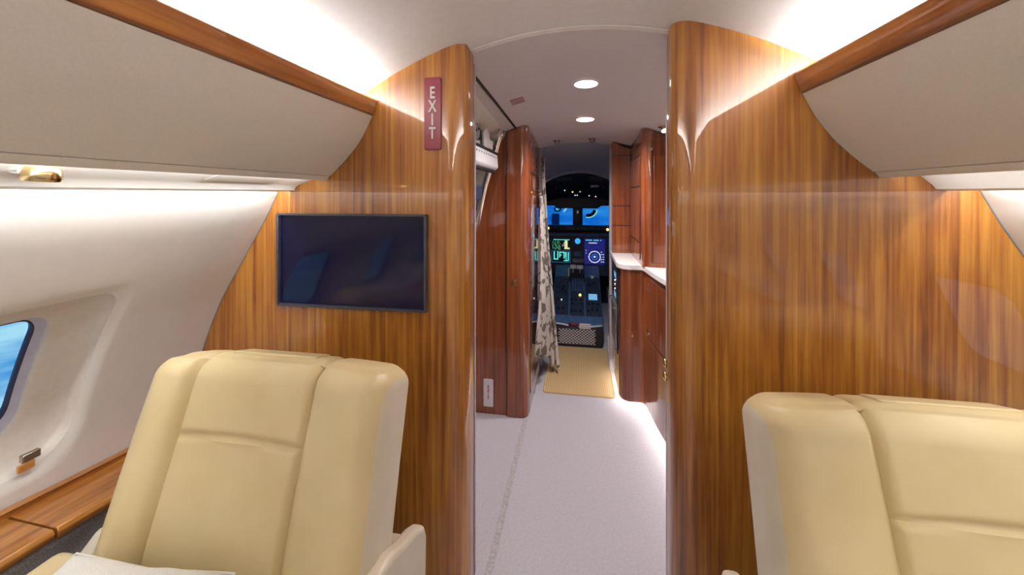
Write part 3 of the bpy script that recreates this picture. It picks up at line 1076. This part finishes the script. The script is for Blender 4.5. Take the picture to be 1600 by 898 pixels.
for za in (1.104, 1.244, 1.606):  # dark strips painted in for the shade between the doors
    obj('gap_shade_strip', box(.240, .365, 2.9480, 2.9497, za - .0025, za + .0025), M['dark_strip'], t)
t = bpy.data.objects['galley_upper_cabinet']
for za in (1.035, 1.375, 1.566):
    obj('gap_shade_strip', box(.3635, .3648, 2.50, 2.925, za - .004, za + .004), M['dark_strip'], t)
obj('gap_shade_strip', box(.4150, .4190, 2.3986, 2.3998, .93, 1.64), M['dark_strip'], t)
t = bpy.data.objects['galley_base_cabinet']
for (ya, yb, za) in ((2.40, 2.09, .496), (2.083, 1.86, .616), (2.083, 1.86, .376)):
    obj('gap_shade_strip', face_strip(bc, iy(ya), iy(yb), za - .003, za + .003, -.0005, .0015), M['dark_strip'], t)
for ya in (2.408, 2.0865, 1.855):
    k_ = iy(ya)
    obj('gap_shade_strip', face_strip(bc, k_, k_ + 1, .09, .845, -.0005, .0008), M['dark_strip'], t)
t = bpy.data.objects['closet']
obj('gap_shade_strip', box(-.4275, -.4245, 2.3282, 2.3312, .01, 1.72), M['dark_strip'], t)
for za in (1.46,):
    obj('gap_shade_strip', box(-.2998, -.2985, 2.44, 2.95, za - .005, za + .005), M['dark_strip'], t)

# toe-kick light strip below the base cabinet
strip_pts = smooth_curve([(.295, 3.0), (.295, 2.62), (.31, 2.55), (.35, 2.535), (.41, 2.525), (.437, 2.45), (.455, 2.24), (.49, 2.02), (.53, 1.75), (.57, 1.38)])
sp_ = [(x + .012, y + .006) for x, y in strip_pts]
v = [(x, y, .068) for x, y in strip_pts] + [(x, y, .068) for x, y in sp_] + [(x, y, .0745) for x, y in strip_pts] + [(x, y, .0745) for x, y in sp_]
n = len(strip_pts)
f = []
for i in range(n - 1):
    f += [(i, i + 1, n + i + 1, n + i), (2 * n + i, 3 * n + i, 3 * n + i + 1, 2 * n + i + 1), (i, 2 * n + i, 2 * n + i + 1, i + 1), (n + i, n + i + 1, 3 * n + i + 1, 3 * n + i)]
M['strip_glow'] = mat('strip_glow', (1, 1, 1), .5, emis=(1, .97, .93), es=24)
tag(obj('light_strip', (v, f), M['strip_glow'], origin=(.4, 2.3, .068)), 'glowing white light strip under the toe kick of the galley cabinet', 'light')

# floor mat
mt_ = thing('floor_mat', 'beige woven mat on the floor in front of the cockpit', 'mat', (0, 3.05, 0))
obj('weave', prism_z(rrect(-.232, .225, 2.662, 3.462, .02), .001, .008), M['matt'], mt_)
bdr = rrect(-.236, .229, 2.658, 3.466, .022)
obj('binding', tube([(x, y, .005) for x, y in bdr + bdr[:1]], .0055, 8, False), M['pillow'], mt_, smooth=True)
mt_.children[0].data.materials[0] = M['matt']

# curtain gathered at the closet corner
def curtain_pt(a, b, part=0):
    top, hem = (1.60, .07) if part else (1.60, .165)
    z = top * (1 - b) + hem * b + .012 * math.sin(a * 11 + part) * b
    e = b ** 1.35
    if part:        # outer fall, nearer the doorway
        xl, xr = -.278 + .055 * e, -.256 + .108 * e
        amp = .007 + .022 * e
        ph = a * 4.0 * PI + .8 * math.sin(b * 3.2 + part)
        x = xl + (xr - xl) * a + amp * .35 * math.cos(ph)
        return (max(x, -.2925), 2.95 + amp * math.sin(ph) + .006 * math.sin(b * 17 + a * 5), z)
    # inner fall hooked up beside the closet, spreading towards the camera
    z = 1.315 * (1 - b) + (.27 - .12 * a) * b + .015 * math.sin(a * 13) * b
    g = .25 + .75 * min(1, b * 1.6)
    amp = .006 + .014 * g
    y = 2.93 - (.36 * g + .02 * math.sin(b * 9)) * (1 - a)
    x = -.279 + .045 * a * g + amp * math.sin(a * 5 * PI + 1.2 * math.sin(b * 4)) + .012 * g
    return (max(x, -.2925), y, z)
c_ = obj('curtain', join(grid(lambda a, b: curtain_pt(a, b, 0), 70, 60), grid(lambda a, b: curtain_pt(a, b, 1), 80, 60)), M['curtain'], smooth=True, origin=(-.25, 2.9, .08))
sl = c_.modifiers.new('thick', 'SOLIDIFY')
sl.thickness = .003
tag(c_, 'cream curtain with dark leafy branches gathered beside the cockpit doorway', 'curtain')

# ---------------------------------------------------------------- cockpit
struct('wall_cockpit_left', join(box(-.90, -.86, 3.11, 5.0, 0, .97), box(-.90, -.86, 3.11, 5.0, 1.37, 1.8), box(-.90, -.86, 3.11, 3.7, .97, 1.37)), M['navy'])
obj_w = struct('window_13', box(-.885, -.875, 3.7, 4.62, .97, 1.37), M['windshield'])
struct('wall_cockpit_right', join(box(.86, .90, 3.11, 5.0, 0, .97), box(.86, .90, 3.11, 5.0, 1.37, 1.8), box(.86, .90, 3.11, 3.7, .97, 1.37)), M['navy'])
obj_w = struct('window_14', box(.875, .885, 3.7, 4.62, .97, 1.37), M['windshield'])
struct('ceiling_3', grid(lambda a, b: (-.86 + 1.72 * a, 3.11 + .95 * b, (1.735 - .17 * b ** 1.2) - (.30 + .45 * b) * (-.86 + 1.72 * a) ** 2), 30, 12), M['liner'], smooth=True)
struct('trim_5', tube([(-.6 + 1.2 * i / 30, 4.07, 1.563 - .80 * (-.6 + 1.2 * i / 30) ** 2) for i in range(31)], .022, 10), M['liner'], smooth=True)
struct('trim_6', tube([(-.13, 3.4, 1.692), (.12, 3.4, 1.692), (.12, 3.7, 1.645), (-.13, 3.7, 1.645), (-.13, 3.4, 1.692)], .003, 6), M['liner'])

# overhead panel
t = thing('overhead_console', 'black overhead switch console with small lamps above the windshield', 'control panel', (0, 4.3, 1.4))
def opz(x, s):     # s 0 aft/top .. 1 forward/bottom
    return (x, 4.09 + .42 * s, 1.545 - .27 * s - .62 * x * x * (1 - .3 * s))
obj('panel', grid(lambda a, b: opz(-.62 + 1.24 * a, b), 30, 10), M['black'], t, smooth=True)
pth = []
obj('lower_housing', prism_y([(-.62, 1.27), (-.62, 1.06), (-.30, 1.06), (-.26, 1.035), (.22, 1.035), (.28, 1.06), (.62, 1.06), (.62, 1.27)] and
    [(-.62, 1.20), (-.27, 1.20), (-.24, 1.17), (.20, 1.17), (.24, 1.20), (.62, 1.20), (.62, 1.29), (-.62, 1.29)], 4.47, 4.53), M['black'], t, bevel=.01)
for x, z in ((-.16, 1.485), (.17, 1.485)):
    obj('vent_pad', prism_y(rrect(x - .075, x + .075, z - .02, z + .02, .015), 4.10, 4.13), M['black'], t)
def lampdot(x, s, mm, r=.010):
    p = Vector(opz(x, s))
    obj('switch_lamp', lathe([(r, 0), (r * .8, .006)], p, (0, -.55, -.84), 12), M[mm], t)
for x, s, mm in ((-.155, .60, 'g_white'), (-.072, .70, 'g_amber'), (.010, .70, 'g_yellow'), (-.045, .84, 'g_white'), (-.022, .84, 'g_white'), (.108, .84, 'g_white'), (.178, .84, 'g_white')):
    lampdot(x, s, mm, .0075)
p = Vector(opz(.16, .42))
obj('label_plate', box(p.x - .042, p.x + .042, p.y - .02, p.y - .012, p.z - .018, p.z + .006), M['placard'], t)
for k in range(28):
    x, s = random.uniform(-.28, .26), random.uniform(.35, .95)
    p = Vector(opz(x, s))
    obj('toggle', lathe([(.004, 0), (.003, .012)], p, (0, -.55, -.84), 8), M['grey_metal'], t)

# windshield: posts and tinted panes
t = thing('windshield', 'cockpit windshield of two blue tinted panes with dark centre post', 'windshield', (0, 4.9, 1.1))
obj('pane', ([(-.86, 4.78, .93), (-.06, 4.92, .93), (-.06, 4.78, 1.36), (-.86, 4.66, 1.36)], [(0, 1, 2, 3)]), M['windshield'], t)
obj('pane', ([(.86, 4.78, .93), (.03, 4.92, .93), (.03, 4.78, 1.36), (.86, 4.66, 1.36)], [(0, 1, 2, 3)]), M['windshield'], t)
obj('centre_post', prism_z([(-.075, 4.72), (.040, 4.72), (.035, 4.96), (-.07, 4.96)], .90, 1.45), M['black'], t, bevel=.008)
obj('compass', box(-.03, -.005, 4.68, 4.72, 1.10, 1.14), M['nickel'], t, bevel=.003)
for s_ in (-1, 1):
    sgx = [(-.88, 4.62), (-.82, 4.62), (-.82, 4.80), (-.88, 4.80)]
    obj('side_post', prism_z([(s_ * a, b_) for a, b_ in sgx], .9, 1.45), M['black'], t)
struct('wall_nose', join(box(-.9, .9, 4.96, 5.0, 0, .925), box(-.9, .9, 4.62, 5.0, 1.37, 1.42)), M['black'])

# machinery seen outside the windshield: service trucks and a hangar hose arch
t = thing('ground_cart', 'dark boxy ground cart seen through the left windshield pane', 'cart', (-1.0, 9, .2))
obj('body', box(-1.15, -.95, 9, 9.3, .35, .88), M['navy'], t, bevel=.02)
obj('engine_box', box(-.62, -.45, 9, 9.3, .35, .88), M['navy'], t, bevel=.02)
obj('glowing_mast', join(box(-.88, -.83, 9.05, 9.1, .3, 1.35), box(-.74, -.70, 9.05, 9.1, .3, 1.3)), M['g_lcd2'], t, bevel=.01)  # glow put into the colour of the masts, which are no lamps
obj('chassis', box(-1.2, -.40, 8.95, 9.35, .2, .36), M['navy'], t, bevel=.02)
t = thing('control_visor', 'dark curved head-up visor with bright cyan rim behind the right windshield pane', 'display', (.1, 4.62, 1.1))
obj('mount', box(.16, .20, 4.527, 4.62, 1.175, 1.28), M['black'], t, bevel=.004)
arc = [(.10 + .10 * math.sin(a), 4.60, 1.16 - .095 * math.cos(a)) for a in [(-.25 + 1.7 * i / 16) for i in range(17)]]
obj('rim', tube(arc, .008, 8), M['g_lcd'], t, smooth=True)
arc = [(.10 + .075 * math.sin(a), 4.60, 1.16 - .075 * math.cos(a)) for a in [(-.3 + 1.7 * i / 16) for i in range(17)]]
obj('body', tube(arc, .019, 8), M['black'], t, smooth=True)

t = thing('sight_visor', 'small cyan lit sighting visor hanging behind the left windshield pane', 'display', (-.25, 4.6, 1.15))
obj('mount', box(-.27, -.245, 4.527, 4.61, 1.17, 1.28), M['black'], t, bevel=.003)
obj('body', tube([(-.285, 4.60, 1.17), (-.27, 4.60, 1.135), (-.225, 4.60, 1.135), (-.205, 4.60, 1.17)], .010, 8), M['navy'], t, smooth=True)
obj('rim', tube([(-.262, 4.595, 1.175), (-.255, 4.595, 1.15), (-.235, 4.595, 1.15)], .006, 8), M['g_cyan'], t, smooth=True)
obj('combiner', prism_y([(-.185, 1.125), (-.165, 1.125), (-.13, 1.17), (-.155, 1.175)], 4.595, 4.60), M['g_lcd'], t)
obj('combiner_arm', box(-.19, -.13, 4.527, 4.60, 1.172, 1.19), M['black'], t, bevel=.002)

# glareshield and instrument panel
t = thing('glareshield', 'black glareshield with small knobs and two amber lamps below the windshield', 'glareshield', (0, 4.4, .95))
obj('shelf', prism_x([(4.36, .925), (4.33, .94), (4.33, .985), (4.38, .995), (4.66, .955), (4.66, .90), (4.40, .925)], -.86, .86), M['black'], t, bevel=.006)
for k in range(11):
    x = -.24 + .05 * k
    obj('knob', lathe([(.007, 0), (.006, .012)], (x, 4.33, .962), (0, -1, 0), 10), M['grey_metal'], t, smooth=True)
for x, z in ((-.335, .958), (.298, .952)):
    obj('amber_lamp', lathe([(.014, 0), (.012, .01), (.004, .014)], (x, 4.33, z), (0, -1, 0), 16), M['g_amber'], t, smooth=True)

t = thing('instrument_panel', 'dark cockpit instrument panel with two glowing displays', 'instrument panel', (0, 4.38, .7))
obj('panel', box(-.86, .86, 4.36, 4.40, .45, .915), M['navy'], t, bevel=.004)
Yp = 4.355
obj('eyebrow', box(-.86, .86, 4.345, 4.362, .875, .905), M['panel_blue'], t, bevel=.004)
# left display: engine page over schematic
d = obj('left_display', prism_y(rrect(-.298, -.093, .580, .848, .006), Yp - .006, Yp + .01), M['black'], t, bevel=.001)
def dots(x0, x1, z0, z1, nx_, nz_, w_, h_, mm, name, skip=.3, par=None, yo=.0072):
    ps = []
    for i in range(nx_):
        for j in range(nz_):
            if random.random() < skip:
                continue
            x = x0 + (x1 - x0) * (i + .5) / nx_
            z = z0 + (z1 - z0) * (j + .5) / nz_
            ps.append(box(x - w_ / 2, x + w_ / 2, Yp - yo, Yp - yo + .001, z - h_ / 2, z + h_ / 2))
    if ps:
        obj(name, join(*ps), M[mm], par)
dots(-.290, -.102, .825, .842, 14, 1, .010, .010, 'g_cyan', 'text_row', .1, d)
dots(-.290, -.20, .722, .82, 7, 8, .007, .006, 'g_green', 'readouts', .35, d)
dots(-.20, -.155, .735, .82, 3, 7, .006, .006, 'g_white', 'readouts', .4, d)
obj('gauge_block', join(box(-.155, -.125, Yp - .0072, Yp - .0062, .735, .825), box(-.16, -.102, Yp - .0072, Yp - .0062, .732, .748)), M['g_yellow'], d)
fr = .0015
obj('page_frame', join(box(-.296, -.097, Yp - .0072, Yp - .0062, .588, .588 + fr), box(-.296, -.097, Yp - .0072, Yp - .0062, .712, .712 + fr), box(-.296, -.2945, Yp - .0072, Yp - .0062, .588, .712), box(-.0985, -.097, Yp - .0072, Yp - .0062, .588, .712)), M['g_blue'], d)
sch = []
for (a, b_, c2, d2) in ((-.275, -.262, .625, .705), (-.275, -.225, .615, .628), (-.237, -.225, .62, .705), (-.215, -.155, .69, .702), (-.215, -.203, .64, .70), (-.168, -.155, .63, .70), (-.203, -.19, .66, .672), (-.15, -.135, .645, .700), (-.122, -.11, .61, .70), (-.145, -.135, .60, .645), (-.165, -.112, .602, .612)):
    sch.append(box(a, b_, Yp - .0072, Yp - .0062, c2, d2))
obj('schematic', join(*sch), M['g_cyan'], d)
# right display: compass rose on navy
d = obj('right_display', prism_y(rrect(.055, .272, .575, .850, .006), Yp - .006, Yp + .01), M['g_navy'], t, bevel=.001)
dots(.068, .235, .825, .842, 12, 1, .011, .010, 'g_cyan', 'text_row', .1, d)
dots(.10, .19, .795, .812, 8, 1, .008, .009, 'g_white', 'readout', .1, d)
ring = [(.163 + .060 * math.cos(a), Yp - .007, .655 + .060 * math.sin(a)) for a in [2 * PI * i / 40 for i in range(41)]]
obj('compass_rose', join(tube(ring, .0032, 6, False), *[box(.163 + .060 * math.cos(a) - .005, .163 + .060 * math.cos(a) + .005, Yp - .0085, Yp - .0075, .655 + .060 * math.sin(a) - .005, .655 + .060 * math.sin(a) + .005) for a in [2 * PI * i / 12 for i in range(12)]]), M['g_white'], d)
obj('inner_ring', tube([(.163 + .030 * math.cos(a), Yp - .007, .655 + .030 * math.sin(a)) for a in [2 * PI * i / 30 for i in range(31)]], .0015, 6, False), M['g_blue'], d)
obj('aircraft_symbol', join(box(.150, .176, Yp - .0085, Yp - .0075, .652, .659), box(.159, .166, Yp - .0085, Yp - .0075, .645, .668)), M['g_white'], d)
dots(.225, .265, .59, .72, 2, 5, .014, .006, 'g_white', 'labels', .3, d)
dots(.065, .10, .68, .74, 2, 2, .008, .006, 'g_white', 'labels', .3, d)
# centre stack
obj('standby_dial', lathe([(.030, 0), (.030, .004), (.027, .006)], (-.016, Yp + .002, .820), (0, -1, 0), 28), M['g_blue'], t, smooth=True, auto=40)
obj('standby_screen', box(-.052, .026, Yp - .006, Yp + .006, .725, .782), M['black'], t, bevel=.002)
obj('radio_unit', box(-.056, .028, Yp - .006, Yp + .006, .655, .705), M['panel_blue'], t, bevel=.002)
obj('radio_unit', box(-.072, .045, Yp - .006, Yp + .006, .590, .630), M['grey_metal'], t, bevel=.002)
for s_, x in ((-1, -.36), (1, .34)):
    obj('outer_display', prism_y(rrect(min(x, x - s_ * .06) if s_ < 0 else x - .025, max(x, x + .02) if s_ < 0 else x + .09, .72, .86, .005), Yp - .006, Yp + .01), M['g_blue'], t)

# pedestal: sloping top, throttle levers, radios, keypad
t = thing('centre_pedestal', 'sloping blue-grey centre pedestal with levers, keypads and radio screens', 'pedestal', (0, 3.85, 0))
def pz(y):
    return .20 + (.56 - .20) * (y - 3.55) / (4.30 - 3.55)
obj('body', prism_x([(3.52, .001), (3.52, .185), (3.55, .20), (4.30, .56), (4.358, .56), (4.358, .001)], -.25, .205), M['panel_blue'], t, bevel=.006)
def ped(x0, x1, y0, y1, h, mm, name, par=None):
    q = [(y0, pz(y0)), (y1, pz(y1)), (y1, pz(y1) + h), (y0, pz(y0) + h)]
    return obj(name, prism_x(q, x0, x1), M[mm], par or t, bevel=.001)
ped(-.24, -.10, 3.62, 4.12, .008, 'navy', 'radio_panel')
ped(-.085, .045, 3.62, 4.14, .010, 'navy', 'keypad_panel')
ped(.06, .198, 3.62, 4.12, .008, 'navy', 'radio_panel')
kp = []
for i in range(5):
    for j in range(7):
        y = 3.92 + j * .03
        x = -.068 + i * .024
        kp.append(prism_x([(y, pz(y) + .01), (y + .016, pz(y + .016) + .01), (y + .016, pz(y + .016) + .017), (y, pz(y) + .017)], x, x + .015))
obj('keypad_keys', join(*kp), M['panel_blue'], t)
kn = []
for (x, y) in [(-.22, 3.68), (-.19, 3.68), (-.15, 3.69), (-.13, 3.90), (-.16, 3.93), (-.065, 3.66), (-.03, 3.66), (.01, 3.66), (-.065, 3.75), (.02, 3.75), (-.065, 3.80), (-.03, 3.80), (.015, 3.80), (.08, 3.67), (.12, 3.69), (.16, 3.68), (.085, 3.75), (.13, 3.76), (.17, 3.75), (-.20, 3.80), (-.15, 3.97), (.10, 4.0), (.14, 4.03)]:
    obj('knob', lathe([(.010, 0), (.009, .018), (.005, .020)], (x, y, pz(y) + .008), (0, -.4, 1), 12), M['black'], t, smooth=True, auto=40)
ped(.088, .168, 3.81, 3.88, .014, 'g_lcd2', 'radio_screen')
y_ = 3.86
obj('amber_light', lathe([(.012, 0), (.010, .012)], (.008, y_, pz(y_) + .01), (0, -.4, 1), 12), M['g_amber'], t)
obj('white_light', lathe([(.006, 0), (.005, .012)], (-.165, 3.79, pz(3.79) + .01), (0, -.4, 1), 12), M['g_white'], t)
obj('display_unit', box(-.215, -.11, 4.335, 4.352, .50, .545), M['g_lcd'], t, bevel=.002)
obj('display_unit', box(.062, .165, 4.335, 4.352, .49, .537), M['g_lcd'], t, bevel=.002)
obj('throttle_grip', box(-.092, -.030, 4.16, 4.19, .555, .593), M['letter_silver'], t, bevel=.006)
obj('throttle_grip', box(-.024, .038, 4.16, 4.19, .553, .591), M['letter_silver'], t, bevel=.006)
obj('throttle_arm', box(-.068, -.055, 4.165, 4.18, .49, .56), M['grey_metal'], t, bevel=.002)
obj('throttle_arm', box(.002, .015, 4.165, 4.18, .49, .56), M['grey_metal'], t, bevel=.002)
obj('flap_lever', box(-.112, -.100, 4.10, 4.12, .465, .575), M['letter_silver'], t, bevel=.004)
obj('brake_lever', prism_y([(.11, .50), (.15, .50), (.138, .46), (.122, .46)], 4.10, 4.12), M['letter_silver'], t, bevel=.003)
obj('quadrant', prism_x([(4.05, pz(4.05)), (4.10, .49), (4.24, .54), (4.25, pz(4.25))], -.11, .055), M['black'], t, bevel=.01)

# tray ledge, net pocket, red handset and placard on the pedestal's aft face
obj('ledge_trim', tube([(-.235, 3.505, .200), (-.13, 3.50, .190), (-.05, 3.498, .176), (.06, 3.498, .178), (.195, 3.505, .192)], .008, 8), M['placard'], t, smooth=True)
obj('aft_cover', box(-.245, .20, 3.495, 3.519, .002, .175), M['black'], t, bevel=.006)
np_ = thing('net_pocket', 'black framed pocket with pale net mesh at the foot of the pedestal', 'net pocket', (0, 3.49, .09))
obj('backing', box(-.185, .145, 3.488, 3.494, .025, .165), M['black'], np_)
net = []
for i in range(-6, 17):
    for s_ in (1, -1):
        # diagonal strands clipped to the pocket
        x_a, z_a, x_b, z_b = -.18, .03, .14, .16
        pts = []
        for q in range(15):
            z = z_a + (z_b - z_a) * q / 14
            x = x_a + i * .030 + s_ * (z - z_a) * 1.3 + (.17 if s_ < 0 else 0) * 1
            if x_a <= x <= x_b:
                pts.append((x, 3.484 - .004 * math.sin(q / 14 * PI), z))
        if len(pts) > 1:
            net.append(tube([pts[0], pts[-1]], .0024, 5))
obj('net', join(*net), M['placard'], np_)
hs = thing('handset', 'dark red and blue handset lying on the ledge above the net pocket', 'handset', (-.04, 3.47, .185))
obj('grip', tube([(-.09, 3.484, .197), (-.065, 3.478, .205), (-.03, 3.476, .200), (-.005, 3.482, .192)], [.010, .013, .013, .009], 10), M['exit_red'], hs, smooth=True)
obj('base', box(-.085, -.005, 3.474, 3.491, .166, .188), M['navy'], hs, bevel=.004)
pl = thing('pedestal_placard', 'white placard with two printed lines right of the handset', 'sign', (.05, 3.485, .18))
obj('plate', box(.003, .098, 3.484, 3.489, .165, .210), M['placard'], pl, bevel=.001)
for z in (.194, .177):
    obj('text_line', join(*[box(.012 + k * .0095, .019 + k * .0095, 3.4832, 3.484, z - .003, z + .003) for k in range(9)]), M['grey_metal'], pl)

# pilots' seats (edges seen either side)
for s_, lb in ((-1, 'left'), (1, 'right')):
    t = thing('pilot_seat', 'dark %s pilot seat with seat belt beside the centre pedestal' % lb, 'seat', (s_ * .50, 3.75, 0))
    xa, xb = sorted((s_ * .262, s_ * .74))
    obj('seat_cushion', box(xa, xb, 3.62, 4.05, .30, .42), M['seat_dark'], t, bevel=.03, seg=4)
    obj('backrest', prism_x([(3.50, .36), (3.62, .36), (3.56, .98), (3.50, 1.02), (3.46, .98)], xa + .02, xb - .02), M['seat_dark'], t, bevel=.03, seg=4)
    obj('base', box(xa + .06, xb - .06, 3.58, 3.98, .002, .31), M['black'], t, bevel=.02)
    obj('belt', tube([(s_ * .252, 3.50, .52), (s_ * .245, 3.46, .35), (s_ * .247, 3.44, .16)], .004, 6), M['grey_metal'], t, smooth=True)
    obj('side_rail', box(min(s_ * .252, s_ * .236), max(s_ * .252, s_ * .236), 3.40, 3.44, .005, .135), M['placard'], t, bevel=.004)
    obj('buckle', tube([(s_ * .262, 3.44, .36), (s_ * .272, 3.43, .385), (s_ * .286, 3.43, .39)], .008, 8), M['placard'], t, smooth=True)

# ---------------------------------------------------------------- passenger seats


def seat(cx, label, sc):
    """aft-facing club seat; back split into leather panels along sunken seams"""
    t = thing('club_seat', label, 'seat', (cx, .62, 0))
    HW, HT, HH = .325, .085, .27      # half width, half thickness, half height of the back
    R = (.055, .062, .060)
    N = 74

    def rb(px, py, pz_):
        q = []
        for p, h, r in ((px, HW, R[0]), (py, HT, R[1]), (pz_, HH, R[2])):
            q.append(max(-(h - r), min(h - r, p * h)))
        d = Vector(((px * HW - q[0]) / R[0], (py * HT - q[1]) / R[1], (pz_ * HH - q[2]) / R[2]))
        if d.length > 1e-9:
            m_ = max(abs(d.x), abs(d.y), abs(d.z))
            d = d.normalized() * m_
        return Vector((q[0] + d.x * R[0], q[1] + d.y * R[1], q[2] + d.z * R[2]))

    def gs(d, w_):
        return math.exp(-(d / w_) ** 2)
    seamx = .168
    zh = .088        # headrest seam height (local)

    def deform(p):
        x, y, z = p
        # soft puffed panels with sunken seams on the front and the top
        front = max(0, min(1, (.02 - y) / .05))
        top = max(0, min(1, (z - (HH - .05)) / .04))
        fr_ = max(front, top * .8)
        xs = x - sc
        sink = .013 * max(gs(abs(xs) - seamx, .009), 0)
        crown = 0
        if abs(xs) < seamx:
            crown = .012 * (1 - (xs / seamx) ** 2) ** .6
            if z < zh:
                crown *= 1 - .35 * gs(z - zh + .03, .05)
            sink = max(sink, .012 * gs(z - zh - .010 * (1 - (xs / seamx) ** 2), .007))
        else:
            u = (abs(xs) - seamx) / (HW - math.copysign(sc, sc * xs) - seamx)
            crown = .030 * math.sin(PI * min(1, u * .95)) ** .8
        if front > top:
            y -= (crown - sink) * front
        if top > 0:
            z -= sink * top * .6
            z -= .012 * (abs(x) / HW) ** 2.5 * top
        # narrower at the top corners, slight overall curve of the back
        k = (z + HH) / (2 * HH)
        x *= 1 - .035 * max(0, k - .3) ** 1.0 * 1.2
        # upper part of the back rolls rearwards
        y += .02 * k * k
        return x, y, z
    faces_def = []
    groups = {}

    def lin(i):
        # denser sampling near the rounded edges
        u = -1 + 2 * i / N
        return math.copysign(abs(u) ** .8, u) if u else 0
    pts_cache = {}
    cube = []
    ax_ = [('y', -1), ('y', 1), ('x', -1), ('x', 1), ('z', 1), ('z', -1)]
    a_ang = math.radians(17)
    base = Vector((cx, .838, .655))

    def world(p):
        x, y, z = p
        yy = y * math.cos(a_ang) + z * math.sin(a_ang)
        zz_ = -y * math.sin(a_ang) + z * math.cos(a_ang)
        return (base.x + x, base.y + yy, base.z + zz_)
    for axn, sg in ax_:
        nu = N
        nv = 16 if False else N
        if axn == 'y': nu, nv = 130, 110
        elif axn == 'x': nu, nv = 36, 110
        else: nu, nv = 130, 36
        G = []
        for i in range(nu + 1):
            row = []
            for j in range(nv + 1):
                a = -1 + 2 * i / nu
                b_ = -1 + 2 * j / nv
                if axn == 'y': p = (a, sg, b_)
                elif axn == 'x': p = (sg, a, b_)
                else: p = (a, b_, sg)
                q = rb(*p)
                row.append((q, world(deform(q))))
            G.append(row)
        for i in range(nu):
            for j in range(nv):
                c4 = [G[i][j], G[i + 1][j], G[i + 1][j + 1], G[i][j + 1]]
                m_ = sum((c[0] for c in c4), Vector()) / 4
                if m_.y > .03 and m_.z < HH - .02 or m_.y > .045:
                    g = 'shell'
                elif abs(m_.x) > HW - .020 and m_.z < HH - .030 and m_.y > -.062 and not (m_.y < -.012 and m_.z > HH - .08 and math.hypot(m_.y + .012, m_.z - HH + .08) > .05):
                    g = 'shell'
                elif abs(m_.x - sc) > seamx:
                    g = 'bolster_l' if m_.x < sc else 'bolster_r'
                elif m_.z > zh:
                    g = 'headrest'
                else:
                    g = 'back_cushion'
                V, Fx = groups.setdefault(g, ([], []))
                k = len(V)
                V += [c[1] for c in c4]
                Fx.append((k, k + 1, k + 2, k + 3))
    nm = {'shell': 'back_shell', 'bolster_l': 'side_bolster', 'bolster_r': 'side_bolster'}
    for g, vf in groups.items():
        obj(nm.get(g, g), vf, M['shell'] if g == 'shell' else M['leather'], t, smooth=True)
    # stitched flap on the top of the headrest
    tp = [world((x, y, HH + z)) for z in (-.012, .003) for x, y in rrect(sc - .115, sc + .125, -.018, .05, .008)]
    n_ = len(tp) // 2
    obj('headrest_flap', (tp, [tuple(range(n_)), tuple(range(n_, 2 * n_))] + [(i, (i + 1) % n_, n_ + (i + 1) % n_, n_ + i) for i in range(n_)]), M['leather'], t, bevel=.003)
    # seat cushion
    obj('seat_cushion', join(box(cx - .26, cx + .26, .14, .74, .33, .465)), M['leather'], t, bevel=.045, seg=6)
    obj('seat_front', box(cx - .26, cx + .26, .12, .70, .16, .325), M['leather'], t, bevel=.03, seg=4)
    # arms with a scooped rear shell
    for s_ in (-1, 1):
        xa, xb = sorted((cx + s_ * .272, cx + s_ * .352))
        obj('armrest', box(xa, xb, .16, .68, .50, .575), M['leather'], t, bevel=.022, seg=5)
        q = [(.14, .18), (.14, .44), (.17, .50), (.66, .50), (.74, .560), (.80, .555), (.86, .525), (.93, .50), (.975, .475), (.99, .44), (.98, .18)]
        xa, xb = sorted((cx + s_ * .315, cx + s_ * .352))
        obj('side_shell', prism_x(q, xa, xb), M['shell'], t, bevel=.012, seg=4)
    obj('rear_shell', box(cx - .31, cx + .31, .94, .985, .18, .44), M['shell'], t, bevel=.015, seg=3)
    obj('pedestal', box(cx - .17, cx + .17, .30, .80, .002, .17), M['grey_metal'], t, bevel=.02)
    return t


seat(-.745, 'cream leather seat on the left in front of the television, cushion on it', -.032)
seat(.672, 'cream leather seat on the right, empty, in front of the plain wood bulkhead', .032)


# throw pillow
def pil(a, b, s):
    u, v_ = 2 * a - 1, 2 * b - 1
    e = (1 - abs(u) ** 2.6) * (1 - abs(v_) ** 2.6)
    th = .046 * max(0, e) ** .45
    pin = 1 - .06 * (1 - abs(u)) * abs(v_) ** 2 - .0
    pin2 = 1 - .06 * (1 - abs(v_)) * abs(u) ** 2
    wob = s * (.007 * math.sin(5 * u + 4 * v_ + 1) + .004 * math.sin(11 * u - 8 * v_) + .0025 * math.sin(19 * u + 15 * v_)) * max(0, e) ** .7
    return Vector((u * .175 * pin2, v_ * .165 * pin, s * th + wob))
Rm = Matrix.Rotation(math.radians(1), 3, 'Y') @ Matrix.Rotation(math.radians(14), 3, 'X') @ Matrix.Rotation(math.radians(3), 3, 'Z')
pc = Vector((-.815, .490, .566))
pt_ = thing('throw_pillow', 'off-white square pillow lying on the left cream seat', 'pillow', tuple(pc - Vector((0, 0, .05))))
obj('cover', join(grid(lambda a, b: Rm @ pil(a, b, 1) + pc, 40, 40), grid(lambda a, b: Rm @ pil(a, b, -1) + pc, 40, 40)), M['pillow'], pt_, smooth=True)
edge = [(-1, -1), (1, -1), (1, 1), (-1, 1), (-1, -1)]
pp = []
for (a, b_), (c2, d2) in zip(edge, edge[1:]):
    for k in range(20):
        u, v_ = a + (c2 - a) * k / 20, b_ + (d2 - b_) * k / 20
        pp.append(Rm @ pil((u + 1) / 2, (v_ + 1) / 2, 0) + pc)
pp.append(pp[0])
obj('piping', tube(pp, .0025, 6, False), M['pillow'], pt_, smooth=True)
